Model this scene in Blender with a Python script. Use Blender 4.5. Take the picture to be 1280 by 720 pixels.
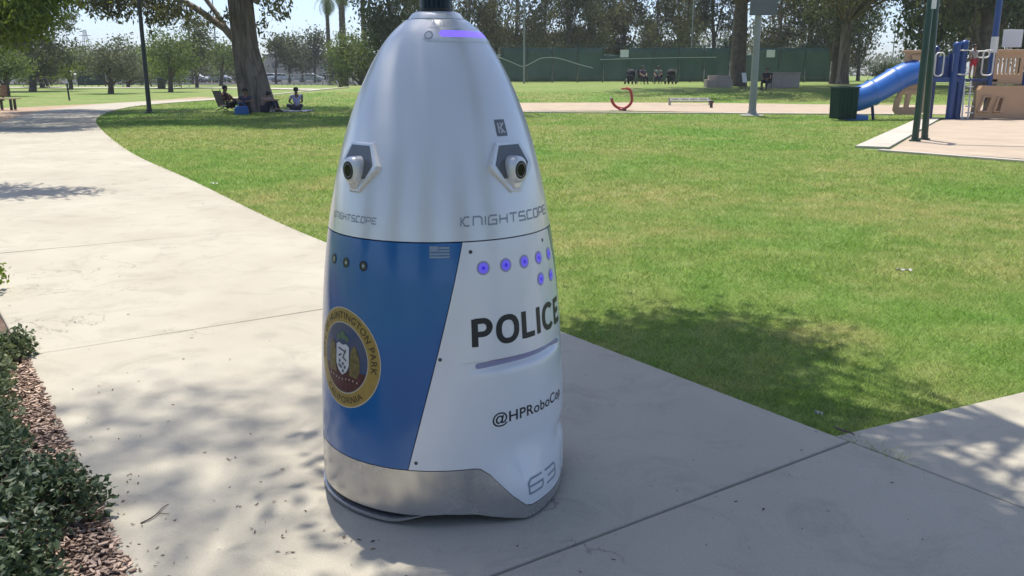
import bpy, bmesh, math, random
import numpy as np
from mathutils import Vector, Matrix

random.seed(7)
RNG = np.random.default_rng(7)
S = bpy.context.scene
for o in list(bpy.data.objects):
    bpy.data.objects.remove(o)
COL = S.collection

# ------------------------------------------------------------------ camera
F, H = 1100.0, 1.4                       # focal length in px of a 1280 px wide picture, eye height
P = math.atan(268 / 1100)                # pitch down
cam = bpy.data.objects.new('camera', bpy.data.cameras.new('camera'))
COL.objects.link(cam)
cam.location = (0, 0, H)
cam.rotation_euler = (math.pi / 2 - P, 0, 0)
cam.data.sensor_width = 36
cam.data.lens = 36 * F / 1280
cam.data.clip_start = 0.05
cam.data.clip_end = 3000
S.camera = cam
S.render.resolution_x, S.render.resolution_y = 1024, 576

# ------------------------------------------------------------------ light
SUN_EL, SUN_AZ = math.radians(73), math.radians(-10)      # azimuth from +Y towards +X
SUNV = Vector((math.cos(SUN_EL) * math.sin(SUN_AZ), math.cos(SUN_EL) * math.cos(SUN_AZ), math.sin(SUN_EL)))
w = bpy.data.worlds.new('World')
S.world = w
w.use_nodes = True
nt = w.node_tree
sky = nt.nodes.new('ShaderNodeTexSky')
sky.sky_type = 'NISHITA'
sky.sun_disc = False
sky.sun_elevation = SUN_EL
sky.sun_rotation = SUN_AZ
sky.air_density = 0.6
sky.dust_density = 1.4
sky.ozone_density = 3.0
bgn = nt.nodes['Background']
bgn.inputs['Strength'].default_value = 0.13
nt.links.new(sky.outputs[0], bgn.inputs[0])
sl = bpy.data.lights.new('sun', 'SUN')
sl.energy = 3.2
sl.angle = math.radians(0.53)
sl.color = (1.0, 0.935, 0.825)
so = bpy.data.objects.new('sun', sl)
COL.objects.link(so)
so.rotation_euler = (-SUNV).to_track_quat('-Z', 'Y').to_euler()
vs = S.view_settings
vs.view_transform = 'Standard'
vs.look = 'None'
vs.exposure = 0.9
vs.gamma = 1.0

# ------------------------------------------------------------------ layout helpers
def sst(a, b, x):
    t = np.clip((np.asarray(x, float) - a) / (b - a), 0, 1)
    return t * t * (3 - 2 * t)

def hgt(x, y):
    return 0.68 * sst(33, 62, y) * sst(-18, -9, x)

def gp(px, py, z=0.0):
    """world point on the level z seen at picture point (px, py)"""
    a = (px - 640) / F
    b = -(py - 360) / F
    t = (z - H) / (-math.sin(P) + b * math.cos(P))
    return a * t, (math.cos(P) + b * math.sin(P)) * t

def xat(px, Y, z=None):
    """x of picture column px at distance Y"""
    if z is None:
        z = 0.8
    return (px - 640) / F * (Y * math.cos(P) + (H - z) * math.sin(P))

def zat(py, Y):
    b = -(py - 360) / F
    return H + Y * (-math.sin(P) + b * math.cos(P)) / (math.cos(P) + b * math.sin(P))

def stand(px, Y):
    x = xat(px, Y, 0.3)
    return (x, Y, float(hgt(x, Y)))

# ------------------------------------------------------------------ object helpers
def tag(o, label=None, cat=None, group=None, kind=None):
    if label: o['label'] = label
    if cat: o['category'] = cat
    if group: o['group'] = group
    if kind: o['kind'] = kind
    return o

def link(name, me, mat=None, parent=None):
    o = bpy.data.objects.new(name, me)
    COL.objects.link(o)
    if mat is not None and me is not None:
        me.materials.clear()
        me.materials.append(mat)
    if parent is not None:
        o.parent = parent
    return o

def thing(name, label, cat, loc=(0, 0, 0), rz=0.0, group=None):
    o = bpy.data.objects.new(name, None)
    COL.objects.link(o)
    o.location = loc
    o.rotation_euler = (0, 0, rz)
    o.empty_display_size = 0.2
    return tag(o, label, cat, group)

def copy_tree(o, parent=None):
    kids = [c for c in COL.objects if c.parent == o]
    c = o.copy()
    COL.objects.link(c)
    c.parent = parent
    for k in kids:
        copy_tree(k, c)
    return c

def np_mesh(name, V, Fc, smooth=False):
    """V (n,3), Fc (m,k) arrays -> mesh"""
    V = np.asarray(V, np.float32)
    Fc = np.asarray(Fc, np.int32)
    m, k = Fc.shape
    me = bpy.data.meshes.new(name)
    me.vertices.add(len(V))
    me.vertices.foreach_set('co', V.ravel())
    me.loops.add(m * k)
    me.loops.foreach_set('vertex_index', Fc.ravel())
    me.polygons.add(m)
    me.polygons.foreach_set('loop_start', np.arange(0, m * k, k, dtype=np.int32))
    me.polygons.foreach_set('use_smooth', np.full(m, smooth))
    me.update(calc_edges=True)
    me.validate()
    return me

class MB:
    def __init__(s):
        s.v, s.f = [], []
    def add(s, vs_, fs_):
        b = len(s.v)
        s.v += [tuple(v) for v in vs_]
        s.f += [tuple(b + i for i in f) for f in fs_]
        return s
    def box(s, c, d, rz=0.0, rx=0.0, ry=0.0):
        M = Matrix.Translation(c) @ Matrix.Rotation(rz, 4, 'Z') @ Matrix.Rotation(ry, 4, 'Y') @ Matrix.Rotation(rx, 4, 'X')
        hx, hy, hz = d[0] / 2, d[1] / 2, d[2] / 2
        vv = [M @ Vector((x, y, z)) for x in (-hx, hx) for y in (-hy, hy) for z in (-hz, hz)]
        return s.add(vv, [(0, 1, 3, 2), (4, 6, 7, 5), (0, 4, 5, 1), (2, 3, 7, 6), (0, 2, 6, 4), (1, 5, 7, 3)])
    def tube(s, pts, rad, n=8, cap=True):
        pts = [Vector(p) for p in pts]
        if not hasattr(rad, '__len__'):
            rad = [rad] * len(pts)
        rings = []
        ref = None
        for i, p in enumerate(pts):
            t = (pts[min(i + 1, len(pts) - 1)] - pts[max(i - 1, 0)])
            if t.length < 1e-9: t = Vector((0, 0, 1))
            t.normalize()
            if ref is None:
                ref = Vector((1, 0, 0)) if abs(t.x) < 0.8 else Vector((0, 1, 0))
            u = (ref - t * ref.dot(t))
            if u.length < 1e-6: u = t.orthogonal()
            u.normalize()
            ref = u
            v = t.cross(u)
            rings.append([p + (u * math.cos(2 * math.pi * k / n) + v * math.sin(2 * math.pi * k / n)) * rad[i] for k in range(n)])
        vv = [q for r_ in rings for q in r_]
        ff = []
        for i in range(len(pts) - 1):
            for k in range(n):
                a, b = i * n + k, i * n + (k + 1) % n
                ff.append((a, b, b + n, a + n))
        if cap:
            ff.append(tuple(range(n - 1, -1, -1)))
            ff.append(tuple((len(pts) - 1) * n + k for k in range(n)))
        return s.add(vv, ff)
    def lathe(s, prof, n=24, c=(0, 0, 0), cap=True):
        vv, ff = [], []
        for r_, z in prof:
            for k in range(n):
                a = 2 * math.pi * k / n
                vv.append((c[0] + r_ * math.cos(a), c[1] + r_ * math.sin(a), c[2] + z))
        for i in range(len(prof) - 1):
            for k in range(n):
                a, b = i * n + k, i * n + (k + 1) % n
                ff.append((a, b, b + n, a + n))
        if cap:
            ff.append(tuple(range(n - 1, -1, -1)))
            ff.append(tuple((len(prof) - 1) * n + k for k in range(n)))
        return s.add(vv, ff)
    def prism(s, poly, z0, z1, M=None):
        n = len(poly)
        vv = [Vector((p[0], p[1], z0)) for p in poly] + [Vector((p[0], p[1], z1)) for p in poly]
        if M is not None: vv = [M @ v for v in vv]
        ff = [tuple(range(n - 1, -1, -1)), tuple(range(n, 2 * n))]
        ff += [(i, (i + 1) % n, n + (i + 1) % n, n + i) for i in range(n)]
        return s.add(vv, ff)
    def build(s, name, mat, parent=None, smooth=None, bevel=0.0, seg=2):
        me = bpy.data.meshes.new(name)
        me.from_pydata(s.v, [], s.f)
        me.validate()
        bm = bmesh.new()
        bm.from_mesh(me)
        bmesh.ops.recalc_face_normals(bm, faces=bm.faces)
        if bevel:
            ed = [e for e in bm.edges if len(e.link_faces) == 2 and e.calc_face_angle(0) > 0.5]
            bmesh.ops.bevel(bm, geom=ed, offset=bevel, segments=seg, affect='EDGES', profile=0.5)
        bm.to_mesh(me)
        bm.free()
        if smooth is not None:
            me.polygons.foreach_set('use_smooth', np.ones(len(me.polygons), bool))
            me.set_sharp_from_angle(angle=math.radians(smooth))
        me.update()
        return link(name, me, mat, parent)

# ------------------------------------------------------------------ materials
MATS = {}
def pm(name, col, rough=0.6, metal=0.0, var=0.0, scale=20.0, col2=None, bump=0.0, bscale=None, coat=0.0, spec=0.5,
       emit=None, estr=0.0, detail=4.0, rvar=0.0, coord='Object'):
    if name in MATS: return MATS[name]
    m = bpy.data.materials.new(name)
    m.use_nodes = True
    t = m.node_tree
    b = t.nodes['Principled BSDF']
    b.inputs['Base Color'].default_value = (*col, 1)
    b.inputs['Roughness'].default_value = rough
    b.inputs['Metallic'].default_value = metal
    b.inputs['Specular IOR Level'].default_value = spec
    b.inputs['Coat Weight'].default_value = coat
    b.inputs['Coat Roughness'].default_value = 0.08
    if emit:
        b.inputs['Emission Color'].default_value = (*emit, 1)
        b.inputs['Emission Strength'].default_value = estr
    tc = t.nodes.new('ShaderNodeTexCoord')
    if var or col2:
        n = t.nodes.new('ShaderNodeTexNoise')
        n.inputs['Scale'].default_value = scale
        n.inputs['Detail'].default_value = detail
        n.inputs['Roughness'].default_value = 0.6
        t.links.new(tc.outputs[coord], n.inputs['Vector'])
        r = t.nodes.new('ShaderNodeValToRGB')
        c2 = col2 or tuple(min(1, c * (1 + var)) for c in col)
        c1 = col if col2 else tuple(c * (1 - var) for c in col)
        r.color_ramp.elements[0].position = 0.32
        r.color_ramp.elements[1].position = 0.68
        r.color_ramp.elements[0].color = (*c1, 1)
        r.color_ramp.elements[1].color = (*c2, 1)
        t.links.new(n.outputs['Fac'], r.inputs['Fac'])
        t.links.new(r.outputs['Color'], b.inputs['Base Color'])
    if bump:
        n2 = t.nodes.new('ShaderNodeTexNoise')
        n2.inputs['Scale'].default_value = bscale or scale * 4
        n2.inputs['Detail'].default_value = 5
        t.links.new(tc.outputs[coord], n2.inputs['Vector'])
        bn = t.nodes.new('ShaderNodeBump')
        bn.inputs['Strength'].default_value = bump
        bn.inputs['Distance'].default_value = 0.02
        t.links.new(n2.outputs['Fac'], bn.inputs['Height'])
        t.links.new(bn.outputs['Normal'], b.inputs['Normal'])
    if rvar:
        n3 = t.nodes.new('ShaderNodeTexNoise'); n3.inputs['Scale'].default_value = 3.5; n3.inputs['Detail'].default_value = 8; n3.inputs['Roughness'].default_value = .7
        t.links.new(tc.outputs[coord], n3.inputs['Vector'])
        mr = t.nodes.new('ShaderNodeMapRange'); mr.inputs[1].default_value = .3; mr.inputs[2].default_value = .7; mr.inputs[3].default_value = rough - rvar; mr.inputs[4].default_value = rough + rvar
        t.links.new(n3.outputs['Fac'], mr.inputs[0]); t.links.new(mr.outputs[0], b.inputs['Roughness'])
    MATS[name] = m
    return m

def leafmat(name, c1, c2, rough=0.55, tr=0.35, scale=1.5):
    """leaf colours vary leaf by leaf (random per island) between c1 and c2, light passes through"""
    if name in MATS: return MATS[name]
    m = bpy.data.materials.new(name)
    m.use_nodes = True
    t = m.node_tree
    out = t.nodes['Material Output']
    b = t.nodes['Principled BSDF']
    b.inputs['Roughness'].default_value = rough
    b.inputs['Specular IOR Level'].default_value = 0.35
    g = t.nodes.new('ShaderNodeNewGeometry')
    r = t.nodes.new('ShaderNodeValToRGB')
    r.color_ramp.elements[0].color = (*c1, 1)
    r.color_ramp.elements[1].color = (*c2, 1)
    t.links.new(g.outputs['Random Per Island'], r.inputs['Fac'])
    t.links.new(r.outputs['Color'], b.inputs['Base Color'])
    tl = t.nodes.new('ShaderNodeBsdfTranslucent')
    br = t.nodes.new('ShaderNodeHueSaturation')
    br.inputs['Saturation'].default_value = 1.15
    br.inputs['Value'].default_value = 1.3
    br.inputs['Hue'].default_value = 0.485
    t.links.new(r.outputs['Color'], br.inputs['Color'])
    t.links.new(br.outputs['Color'], tl.inputs['Color'])
    mx = t.nodes.new('ShaderNodeMixShader')
    mx.inputs['Fac'].default_value = tr
    t.links.new(b.outputs[0], mx.inputs[1])
    t.links.new(tl.outputs[0], mx.inputs[2])
    t.links.new(mx.outputs[0], out.inputs['Surface'])
    MATS[name] = m
    return m

def ramp_noise(t, tc_out, scale, stops, detail=5, rough=0.6, dist=0.0):
    n = t.nodes.new('ShaderNodeTexNoise')
    n.inputs['Scale'].default_value = scale
    n.inputs['Detail'].default_value = detail
    n.inputs['Roughness'].default_value = rough
    n.inputs['Distortion'].default_value = dist
    t.links.new(tc_out, n.inputs['Vector'])
    r = t.nodes.new('ShaderNodeValToRGB')
    el = r.color_ramp.elements
    while len(el) < len(stops): el.new(0.5)
    for e, (p, c) in zip(el, stops):
        e.position = p
        e.color = (*c, 1) if hasattr(c, '__len__') else (c, c, c, 1)
    t.links.new(n.outputs['Fac'], r.inputs['Fac'])
    return n, r

def mixc(t, a, b, fac, mode='MIX'):
    m = t.nodes.new('ShaderNodeMix')
    m.data_type = 'RGBA'
    m.blend_type = mode
    for s_, v in ((m.inputs[0], fac), (m.inputs[6], a), (m.inputs[7], b)):
        if hasattr(v, 'links') or hasattr(v, 'is_linked'):
            t.links.new(v, s_)
        else:
            s_.default_value = v if not hasattr(v, '__len__') else (*v, 1)
    return m.outputs[2]

def lawn_material(name, blade=False):
    m = bpy.data.materials.new(name)
    m.use_nodes = True
    t = m.node_tree
    b = t.nodes['Principled BSDF']
    b.inputs['Roughness'].default_value = 0.75
    b.inputs['Specular IOR Level'].default_value = 0.2
    g = t.nodes.new('ShaderNodeNewGeometry')
    pos = g.outputs['Position']
    _, big = ramp_noise(t, pos, 0.34, [(0.38, 0.0), (0.60, 1.0)], 6, 0.62, 0.6)
    _, mid = ramp_noise(t, pos, 2.6, [(0.42, 0.0), (0.72, 1.0)], 6, 0.65)
    _, fine = ramp_noise(t, pos, 45.0, [(0.3, 0.0), (0.7, 1.0)], 4, 0.7)
    green = mixc(t, (0.135, 0.245, 0.042), (0.215, 0.325, 0.078), mid.outputs[0])
    dry = mixc(t, (0.34, 0.305, 0.115), (0.40, 0.335, 0.165), fine.outputs[0])
    f0 = t.nodes.new('ShaderNodeMath'); f0.operation = 'MULTIPLY_ADD'; f0.inputs[1].default_value = .65; f0.inputs[2].default_value = .35
    t.links.new(mid.outputs[0], f0.inputs[0])
    f1 = t.nodes.new('ShaderNodeMath'); f1.operation = 'MULTIPLY'
    t.links.new(big.outputs[0], f1.inputs[0]); t.links.new(f0.outputs[0], f1.inputs[1])
    f2 = t.nodes.new('ShaderNodeMath'); f2.operation = 'MULTIPLY'; f2.inputs[1].default_value = 0.85
    t.links.new(f1.outputs[0], f2.inputs[0])
    # worn, dry places on this lawn
    fac = f2.outputs[0]
    for (cx, cy, rx, ry) in ((-7.6, 21.5, 6.0, 4.2), (1.6, 10.6, 2.2, 2.4), (0.5, 7.6, 1.1, 1.3), (1.75, 4.7, .5, .7), (-3.2, 10.2, 1.6, 1.2), (5.5, 13.5, 2.5, 1.2)):
        sb = t.nodes.new('ShaderNodeVectorMath'); sb.operation = 'SUBTRACT'; sb.inputs[1].default_value = (cx, cy, 0)
        t.links.new(pos, sb.inputs[0])
        sc = t.nodes.new('ShaderNodeVectorMath'); sc.operation = 'MULTIPLY'; sc.inputs[1].default_value = (1 / rx, 1 / ry, 0)
        t.links.new(sb.outputs[0], sc.inputs[0])
        ln = t.nodes.new('ShaderNodeVectorMath'); ln.operation = 'LENGTH'
        t.links.new(sc.outputs[0], ln.inputs[0])
        mr = t.nodes.new('ShaderNodeMapRange'); mr.inputs[1].default_value = 1.0; mr.inputs[2].default_value = .25; mr.inputs[3].default_value = 0; mr.inputs[4].default_value = .95
        t.links.new(ln.outputs['Value'], mr.inputs[0])
        mu = t.nodes.new('ShaderNodeMath'); mu.operation = 'MULTIPLY'
        t.links.new(mr.outputs[0], mu.inputs[0]); t.links.new(f0.outputs[0], mu.inputs[1])
        mx_ = t.nodes.new('ShaderNodeMath'); mx_.operation = 'MAXIMUM'
        t.links.new(fac, mx_.inputs[0]); t.links.new(mu.outputs[0], mx_.inputs[1])
        fac = mx_.outputs[0]
    c = mixc(t, green, dry, fac)
    if blade:
        r = t.nodes.new('ShaderNodeValToRGB')
        r.color_ramp.elements[0].color = (0.95, 0.95, 0.95, 1)
        r.color_ramp.elements[1].color = (1.9, 1.9, 1.8, 1)
        t.links.new(g.outputs['Random Per Island'], r.inputs['Fac'])
        c = mixc(t, c, r.outputs[0], 1.0, 'MULTIPLY')
        tl = t.nodes.new('ShaderNodeBsdfTranslucent')
        t.links.new(c, tl.inputs[0])
        mx = t.nodes.new('ShaderNodeMixShader'); mx.inputs[0].default_value = 0.35
        t.links.new(b.outputs[0], mx.inputs[1]); t.links.new(tl.outputs[0], mx.inputs[2])
        t.links.new(mx.outputs[0], t.nodes['Material Output'].inputs[0])
    else:
        r = t.nodes.new('ShaderNodeValToRGB')
        r.color_ramp.elements[0].color = (0.6, 0.6, 0.6, 1)
        r.color_ramp.elements[1].color = (1.15, 1.15, 1.1, 1)
        t.links.new(fine.outputs[0], r.inputs['Fac'])
        c = mixc(t, c, r.outputs[0], 1.0, 'MULTIPLY')
        nb, _ = ramp_noise(t, pos, 60.0, [(0, 0.0), (1, 1.0)], 4)
        bn = t.nodes.new('ShaderNodeBump'); bn.inputs['Strength'].default_value = 0.9; bn.inputs['Distance'].default_value = 0.03
        t.links.new(nb.outputs[0], bn.inputs['Height']); t.links.new(bn.outputs[0], b.inputs['Normal'])
    t.links.new(c, b.inputs['Base Color'])
    MATS[name] = m
    return m

def concrete_material(name, c1, c2, stain):
    m = bpy.data.materials.new(name)
    m.use_nodes = True
    t = m.node_tree
    b = t.nodes['Principled BSDF']
    b.inputs['Roughness'].default_value = 0.85
    b.inputs['Specular IOR Level'].default_value = 0.3
    g = t.nodes.new('ShaderNodeNewGeometry')
    pos = g.outputs['Position']
    _, a = ramp_noise(t, pos, 0.9, [(0.3, c1), (0.7, c2)], 7, 0.6)
    _, s2 = ramp_noise(t, pos, 3.1, [(0.5, 0.0), (0.75, 0.7)], 7, 0.7, 0.8)
    _, fl = ramp_noise(t, pos, 160.0, [(0.3, 0.86), (0.7, 1.08)], 3, 0.7)
    _, sp = ramp_noise(t, pos, 38.0, [(0.69, 0.0), (0.76, 0.5)], 3, 0.5)
    c = mixc(t, a.outputs[0], stain, s2.outputs[0])
    c = mixc(t, c, fl.outputs[0], 1.0, 'MULTIPLY')
    c = mixc(t, c, (0.14, 0.12, 0.10), sp.outputs[0])
    _, bl = ramp_noise(t, pos, 0.33, [(0.45, 0.0), (0.8, 0.4)], 5, 0.55, 1.5)
    c = mixc(t, c, (0.27, 0.235, 0.19), bl.outputs[0])
    _, ck = ramp_noise(t, pos, 0.8, [(0.4975, 0.0), (0.5, 0.6), (0.5025, 0.0)], 9, 0.6, 0.4)
    _, ckm = ramp_noise(t, pos, 0.55, [(0.56, 0.0), (0.6, 1.0)], 2, 0.5)
    cm = t.nodes.new('ShaderNodeMath'); cm.operation = 'MULTIPLY'
    t.links.new(ck.outputs[0], cm.inputs[0]); t.links.new(ckm.outputs[0], cm.inputs[1])
    c = mixc(t, c, (0.10, 0.085, 0.07), cm.outputs[0])
    t.links.new(c, b.inputs['Base Color'])
    nb, _ = ramp_noise(t, pos, 220.0, [(0, 0.0), (1, 1.0)], 4, 0.7)
    bn = t.nodes.new('ShaderNodeBump'); bn.inputs['Strength'].default_value = 0.35; bn.inputs['Distance'].default_value = 0.004
    t.links.new(nb.outputs[0], bn.inputs['Height']); t.links.new(bn.outputs[0], b.inputs['Normal'])
    MATS[name] = m
    return m

M_LAWN = lawn_material('lawn_ground')
M_BLADE = lawn_material('grass_blade', True)
M_CONC = concrete_material('concrete', (0.395, 0.365, 0.295), (0.465, 0.437, 0.36), (0.295, 0.275, 0.225))
M_CONC2 = concrete_material('concrete_pale', (0.46, 0.43, 0.37), (0.54, 0.50, 0.44), (0.38, 0.34, 0.28))
M_SAND = pm('sand', (0.40, 0.325, 0.245), 0.95, var=0.12, scale=1.2, bump=0.6, bscale=30, detail=8)
M_DIRT = pm('dirt', (0.30, 0.215, 0.14), 0.95, col2=(0.42, 0.31, 0.215), scale=0.8, bump=0.6, bscale=12, detail=8)
M_SOIL = pm('soil', (0.09, 0.06, 0.045), 0.95, col2=(0.20, 0.135, 0.10), scale=9, bump=0.9, bscale=60, detail=8)
M_ASPH = pm('asphalt', (0.055, 0.055, 0.056), 0.9, var=0.15, scale=2)
def bark_material(name, stops, sx=5.0, sz=0.55):
    m = bpy.data.materials.new(name); m.use_nodes = True
    t = m.node_tree; b = t.nodes['Principled BSDF']; b.inputs['Roughness'].default_value = .88; b.inputs['Specular IOR Level'].default_value = .2
    tc = t.nodes.new('ShaderNodeTexCoord'); mp = t.nodes.new('ShaderNodeMapping')
    mp.inputs['Scale'].default_value = (sx, sx, sz)
    t.links.new(tc.outputs['Object'], mp.inputs['Vector'])
    n, r = ramp_noise(t, mp.outputs[0], 1.0, stops, 9, .68, 1.2)
    t.links.new(r.outputs[0], b.inputs['Base Color'])
    n2, _ = ramp_noise(t, mp.outputs[0], 2.4, [(0, 0.0), (1, 1.0)], 9, .7, .8)
    bn = t.nodes.new('ShaderNodeBump'); bn.inputs['Strength'].default_value = 1.0; bn.inputs['Distance'].default_value = .12
    t.links.new(n2.outputs[0], bn.inputs['Height']); t.links.new(bn.outputs[0], b.inputs['Normal'])
    MATS[name] = m
    return m
M_EUC = bark_material('bark_smooth', [(.30, (0.075, 0.063, 0.054)), (.43, (0.18, 0.145, 0.118)), (.56, (0.29, 0.24, 0.20)), (.72, (0.38, 0.33, 0.285))])
M_BARK = pm('bark_dark', (0.07, 0.055, 0.042), 0.9, col2=(0.15, 0.12, 0.09), scale=4, bump=0.8, bscale=14, detail=8)
M_BARKP = pm('bark_pale', (0.34, 0.28, 0.225), 0.85, col2=(0.18, 0.14, 0.11), scale=2.5, bump=0.5, bscale=9, detail=8)

def grid_sheet(name, xs, ys, zf, mat, kind='structure'):
    X, Y = np.meshgrid(xs, ys)
    Z = zf(X, Y)
    V = np.stack([X.ravel(), Y.ravel(), Z.ravel()], 1)
    nx, ny = len(xs), len(ys)
    i, j = np.meshgrid(np.arange(nx - 1), np.arange(ny - 1))
    a = (j * nx + i).ravel()
    me = np_mesh(name, V, np.stack([a, a + 1, a + 1 + nx, a + nx], 1), True)
    return tag(link(name, me, mat), kind=kind)

def spline(pts, n):
    """Catmull-Rom through 2D/3D points, n samples"""
    Pn = np.array(pts, float)
    Pn = np.vstack([2 * Pn[0] - Pn[1], Pn, 2 * Pn[-1] - Pn[-2]])
    out = []
    m = len(Pn) - 3
    for u in np.linspace(0, m - 1e-9, n):
        i = int(u); t = u - i
        p0, p1, p2, p3 = Pn[i:i + 4]
        out.append(0.5 * (2 * p1 + (p2 - p0) * t + (2 * p0 - 5 * p1 + 4 * p2 - p3) * t * t + (3 * p1 - p0 - 3 * p2 + p3) * t ** 3))
    return np.array(out)

def poly_sheet(name, left, right, mat, z=0.0, n=40, parent=None, kind='structure'):
    """sheet between two border lines, following the terrain"""
    L, R_ = spline(left, n), spline(right, n)
    k = 8
    V, Fc = [], []
    for i in range(n):
        for j in range(k):
            q = L[i] + (R_[i] - L[i]) * j / (k - 1)
            V.append((q[0], q[1], float(hgt(q[0], q[1])) + z))
    for i in range(n - 1):
        for j in range(k - 1):
            a = i * k + j
            Fc.append((a, a + 1, a + k + 1, a + k))
    o = link(name, np_mesh(name, V, Fc, True), mat, parent)
    if kind: tag(o, kind=kind)
    return o

# ------------------------------------------------------------------ ground
xs = np.unique(np.concatenate([np.linspace(-390, -60, 22), np.linspace(-60, 60, 121), np.linspace(60, 390, 22)]))
ys = np.unique(np.concatenate([np.linspace(-120, -5, 12), np.linspace(-5, 110, 116), np.linspace(110, 420, 30)]))
grid_sheet('lawn', xs, ys, lambda X, Y: hgt(X, Y) - 0.03, M_LAWN)

# main path: centre line with stations every 3.05 m, one slab each
UD = np.array([-0.567, 0.824]); UN = np.array([0.824, 0.567])
WID = 2.54
c0 = UN * (2.91 - WID / 2)                                # centre line: c0 + s * UD
ctrl = [c0 + UD * s for s in (-7.25, -4.2, -1.15, 1.9, 4.9, 7.95)]
ctrl += [(-5.35, 11.15), (-8.15, 15.75), (-12.05, 23.1), (-14.6, 28.5), (-16.6, 34.2), (-17.9, 40.0), (-17.6, 46.0), (-15.0, 52.5), (-9.0, 58.5)]
CL = spline(ctrl, 1500)
seg = np.r_[0, np.cumsum(np.hypot(*np.diff(CL, axis=0).T))]
s0 = seg[np.argmin(np.hypot(*(CL - (c0 + UD * 1.9)).T))]
path = thing('path', None, None)
tag(path, kind='structure')
def slab(parent, name, cl, w, bev=0.008, th=0.11, mat=M_CONC, z=0.0, wl=None, wr=None):
    cl = np.array(cl)
    T = np.gradient(cl, axis=0); T /= np.hypot(T[:, 0], T[:, 1])[:, None]
    N = np.stack([T[:, 1], -T[:, 0]], 1)
    n = len(cl)
    L, R_ = cl - N * w / 2, cl + N * w / 2
    ring = np.vstack([L, R_[::-1]])
    cen = ring.mean(0)
    def inset(d):
        q = ring.copy()
        prev, nxt = np.roll(q, 1, 0), np.roll(q, -1, 0)
        e1 = q - prev; e2 = nxt - q
        e1 /= np.hypot(*e1.T)[:, None] + 1e-9; e2 /= np.hypot(*e2.T)[:, None] + 1e-9
        nn = np.stack([-(e1[:, 1] + e2[:, 1]), e1[:, 0] + e2[:, 0]], 1)
        nn /= np.hypot(*nn.T)[:, None] + 1e-9
        sgn = np.sign(((cen - q) * nn).sum(1).mean())
        return q + nn * d * sgn * 1.2
    k = len(ring)
    lev = [(ring, -th), (ring, -bev), (inset(bev * 0.35), -bev * 0.3), (inset(bev), 0.0)]
    V = []
    for r_, dz in lev:
        for q in r_:
            V.append((q[0], q[1], float(hgt(q[0], q[1])) + z + dz))
    Fc = []
    for l in range(3):
        for i in range(k):
            j = (i + 1) % k
            Fc.append((l * k + i, l * k + j, (l + 1) * k + j, (l + 1) * k + i))
    base = 3 * k
    for i in range(n - 1):
        Fc.append((base + i, base + i + 1, base + k - 2 - i, base + k - 1 - i))
    me = bpy.data.meshes.new(name)
    me.from_pydata(V, [], Fc)
    bm = bmesh.new(); bm.from_mesh(me); bmesh.ops.recalc_face_normals(bm, faces=bm.faces); bm.to_mesh(me); bm.free()
    me.update()
    return link(name, me, mat, parent)
k = -3
while True:
    a, b = s0 + k * 3.05 + 0.004, s0 + (k + 1) * 3.05 - 0.004
    if a > seg[-1] - 4: break
    if a > 0:
        n = 9
        ss = np.linspace(a, b, n)
        cl = np.stack([np.interp(ss, seg, CL[:, 0]), np.interp(ss, seg, CL[:, 1])], 1)
        slab(path, 'slab', cl, WID, z=0.0 if k < 8 else 0.01)
    k += 1
# joint bed under the slabs (dark, seen only in the joints)
# cross path to the right
cpath = thing('path', None, None)
tag(cpath, kind='structure')
XD = np.array([0.9, 0.436]); XN = np.array([XD[1], -XD[0]])
top0 = np.array([1.405, 3.335])
for i in range(5):
    a, b = 0.0 + i * 3.05, (i + 1) * 3.05 - 0.01
    ss = np.linspace(a, b, 5)
    cl = [top0 + XN * 1.2 + XD * s_ for s_ in ss]
    o = slab(cpath, 'slab', cl, 2.4, z=-0.006)
    if i == 0:      # cut the first slab along the main path's edge
        for v in o.data.vertices:
            q = np.array([v.co.x, v.co.y])
            d = q @ UN - 2.922
            tt = (q - top0) @ XD
            lim = (2.922 - q @ UN) / (XD @ UN)
            if tt < 1.6:
                u = tt / 3.04
                row = q - XD * tt
                st = (2.925 - row @ UN) / (XD @ UN)
                q = row + XD * (st + (3.04 - st) * u)
                v.co.x, v.co.y = q

# planting bed left of the path, far dirt shoulder, play area
def Lp(s_, off=0.0):
    c = c0 + UD * s_ - UN * (WID / 2 + off)
    return tuple(c)
poly_sheet('planting_bed', [Lp(s_, 2.6) for s_ in (-4, 0, 3, 6, 9)], [Lp(s_, -0.05) for s_ in (-4, 0, 3, 6, 9)], M_SOIL, z=-0.02)
poly_sheet('dirt_shoulder', [gp(-260, 200), gp(-200, 160), gp(-140, 144), gp(-60, 136.5), gp(20, 134), gp(110, 130), gp(190, 125.5), gp(250, 121)],
           [(-5.6, 9.0), (-8.8, 14.6), (-12.6, 22), (-15.6, 29), (-17.4, 34), (-18.4, 39), (-18.2, 46), (-16, 52)], M_DIRT, z=-0.012)
poly_sheet('sand_strip', [(-2.5, 34.3), (4, 34.8), (9, 33.2), (14.5, 32.0), (22, 30.5)],
           [(-2.5, 40.5), (4, 41.0), (10, 40.5), (15, 39.5), (24, 39)], M_SAND, z=-0.01)
poly_sheet('play_sand', [gp(1112, 187), gp(1160, 158), gp(1180, 148), gp(1190, 141)], [(30, -9.5), (32, 10), (33, 22), (34, 32)], M_SAND, z=-0.008)
kerb = thing('play_kerb', None, None); tag(kerb, kind='structure')
a, b = np.array(gp(1090, 184)), np.array(gp(1163, 147.5))
for i in range(6):
    q0, q1 = a + (b - a) * (i / 6), a + (b - a) * ((i + 1) / 6 - 0.001)
    slab(kerb, 'slab', [q0 + (q1 - q0) * t for t in np.linspace(0, 1, 3)], 0.62, mat=M_CONC2, z=0.02)
a, b = np.array([-2.5, 34.1]), np.array([13.8, 31.75])
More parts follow.
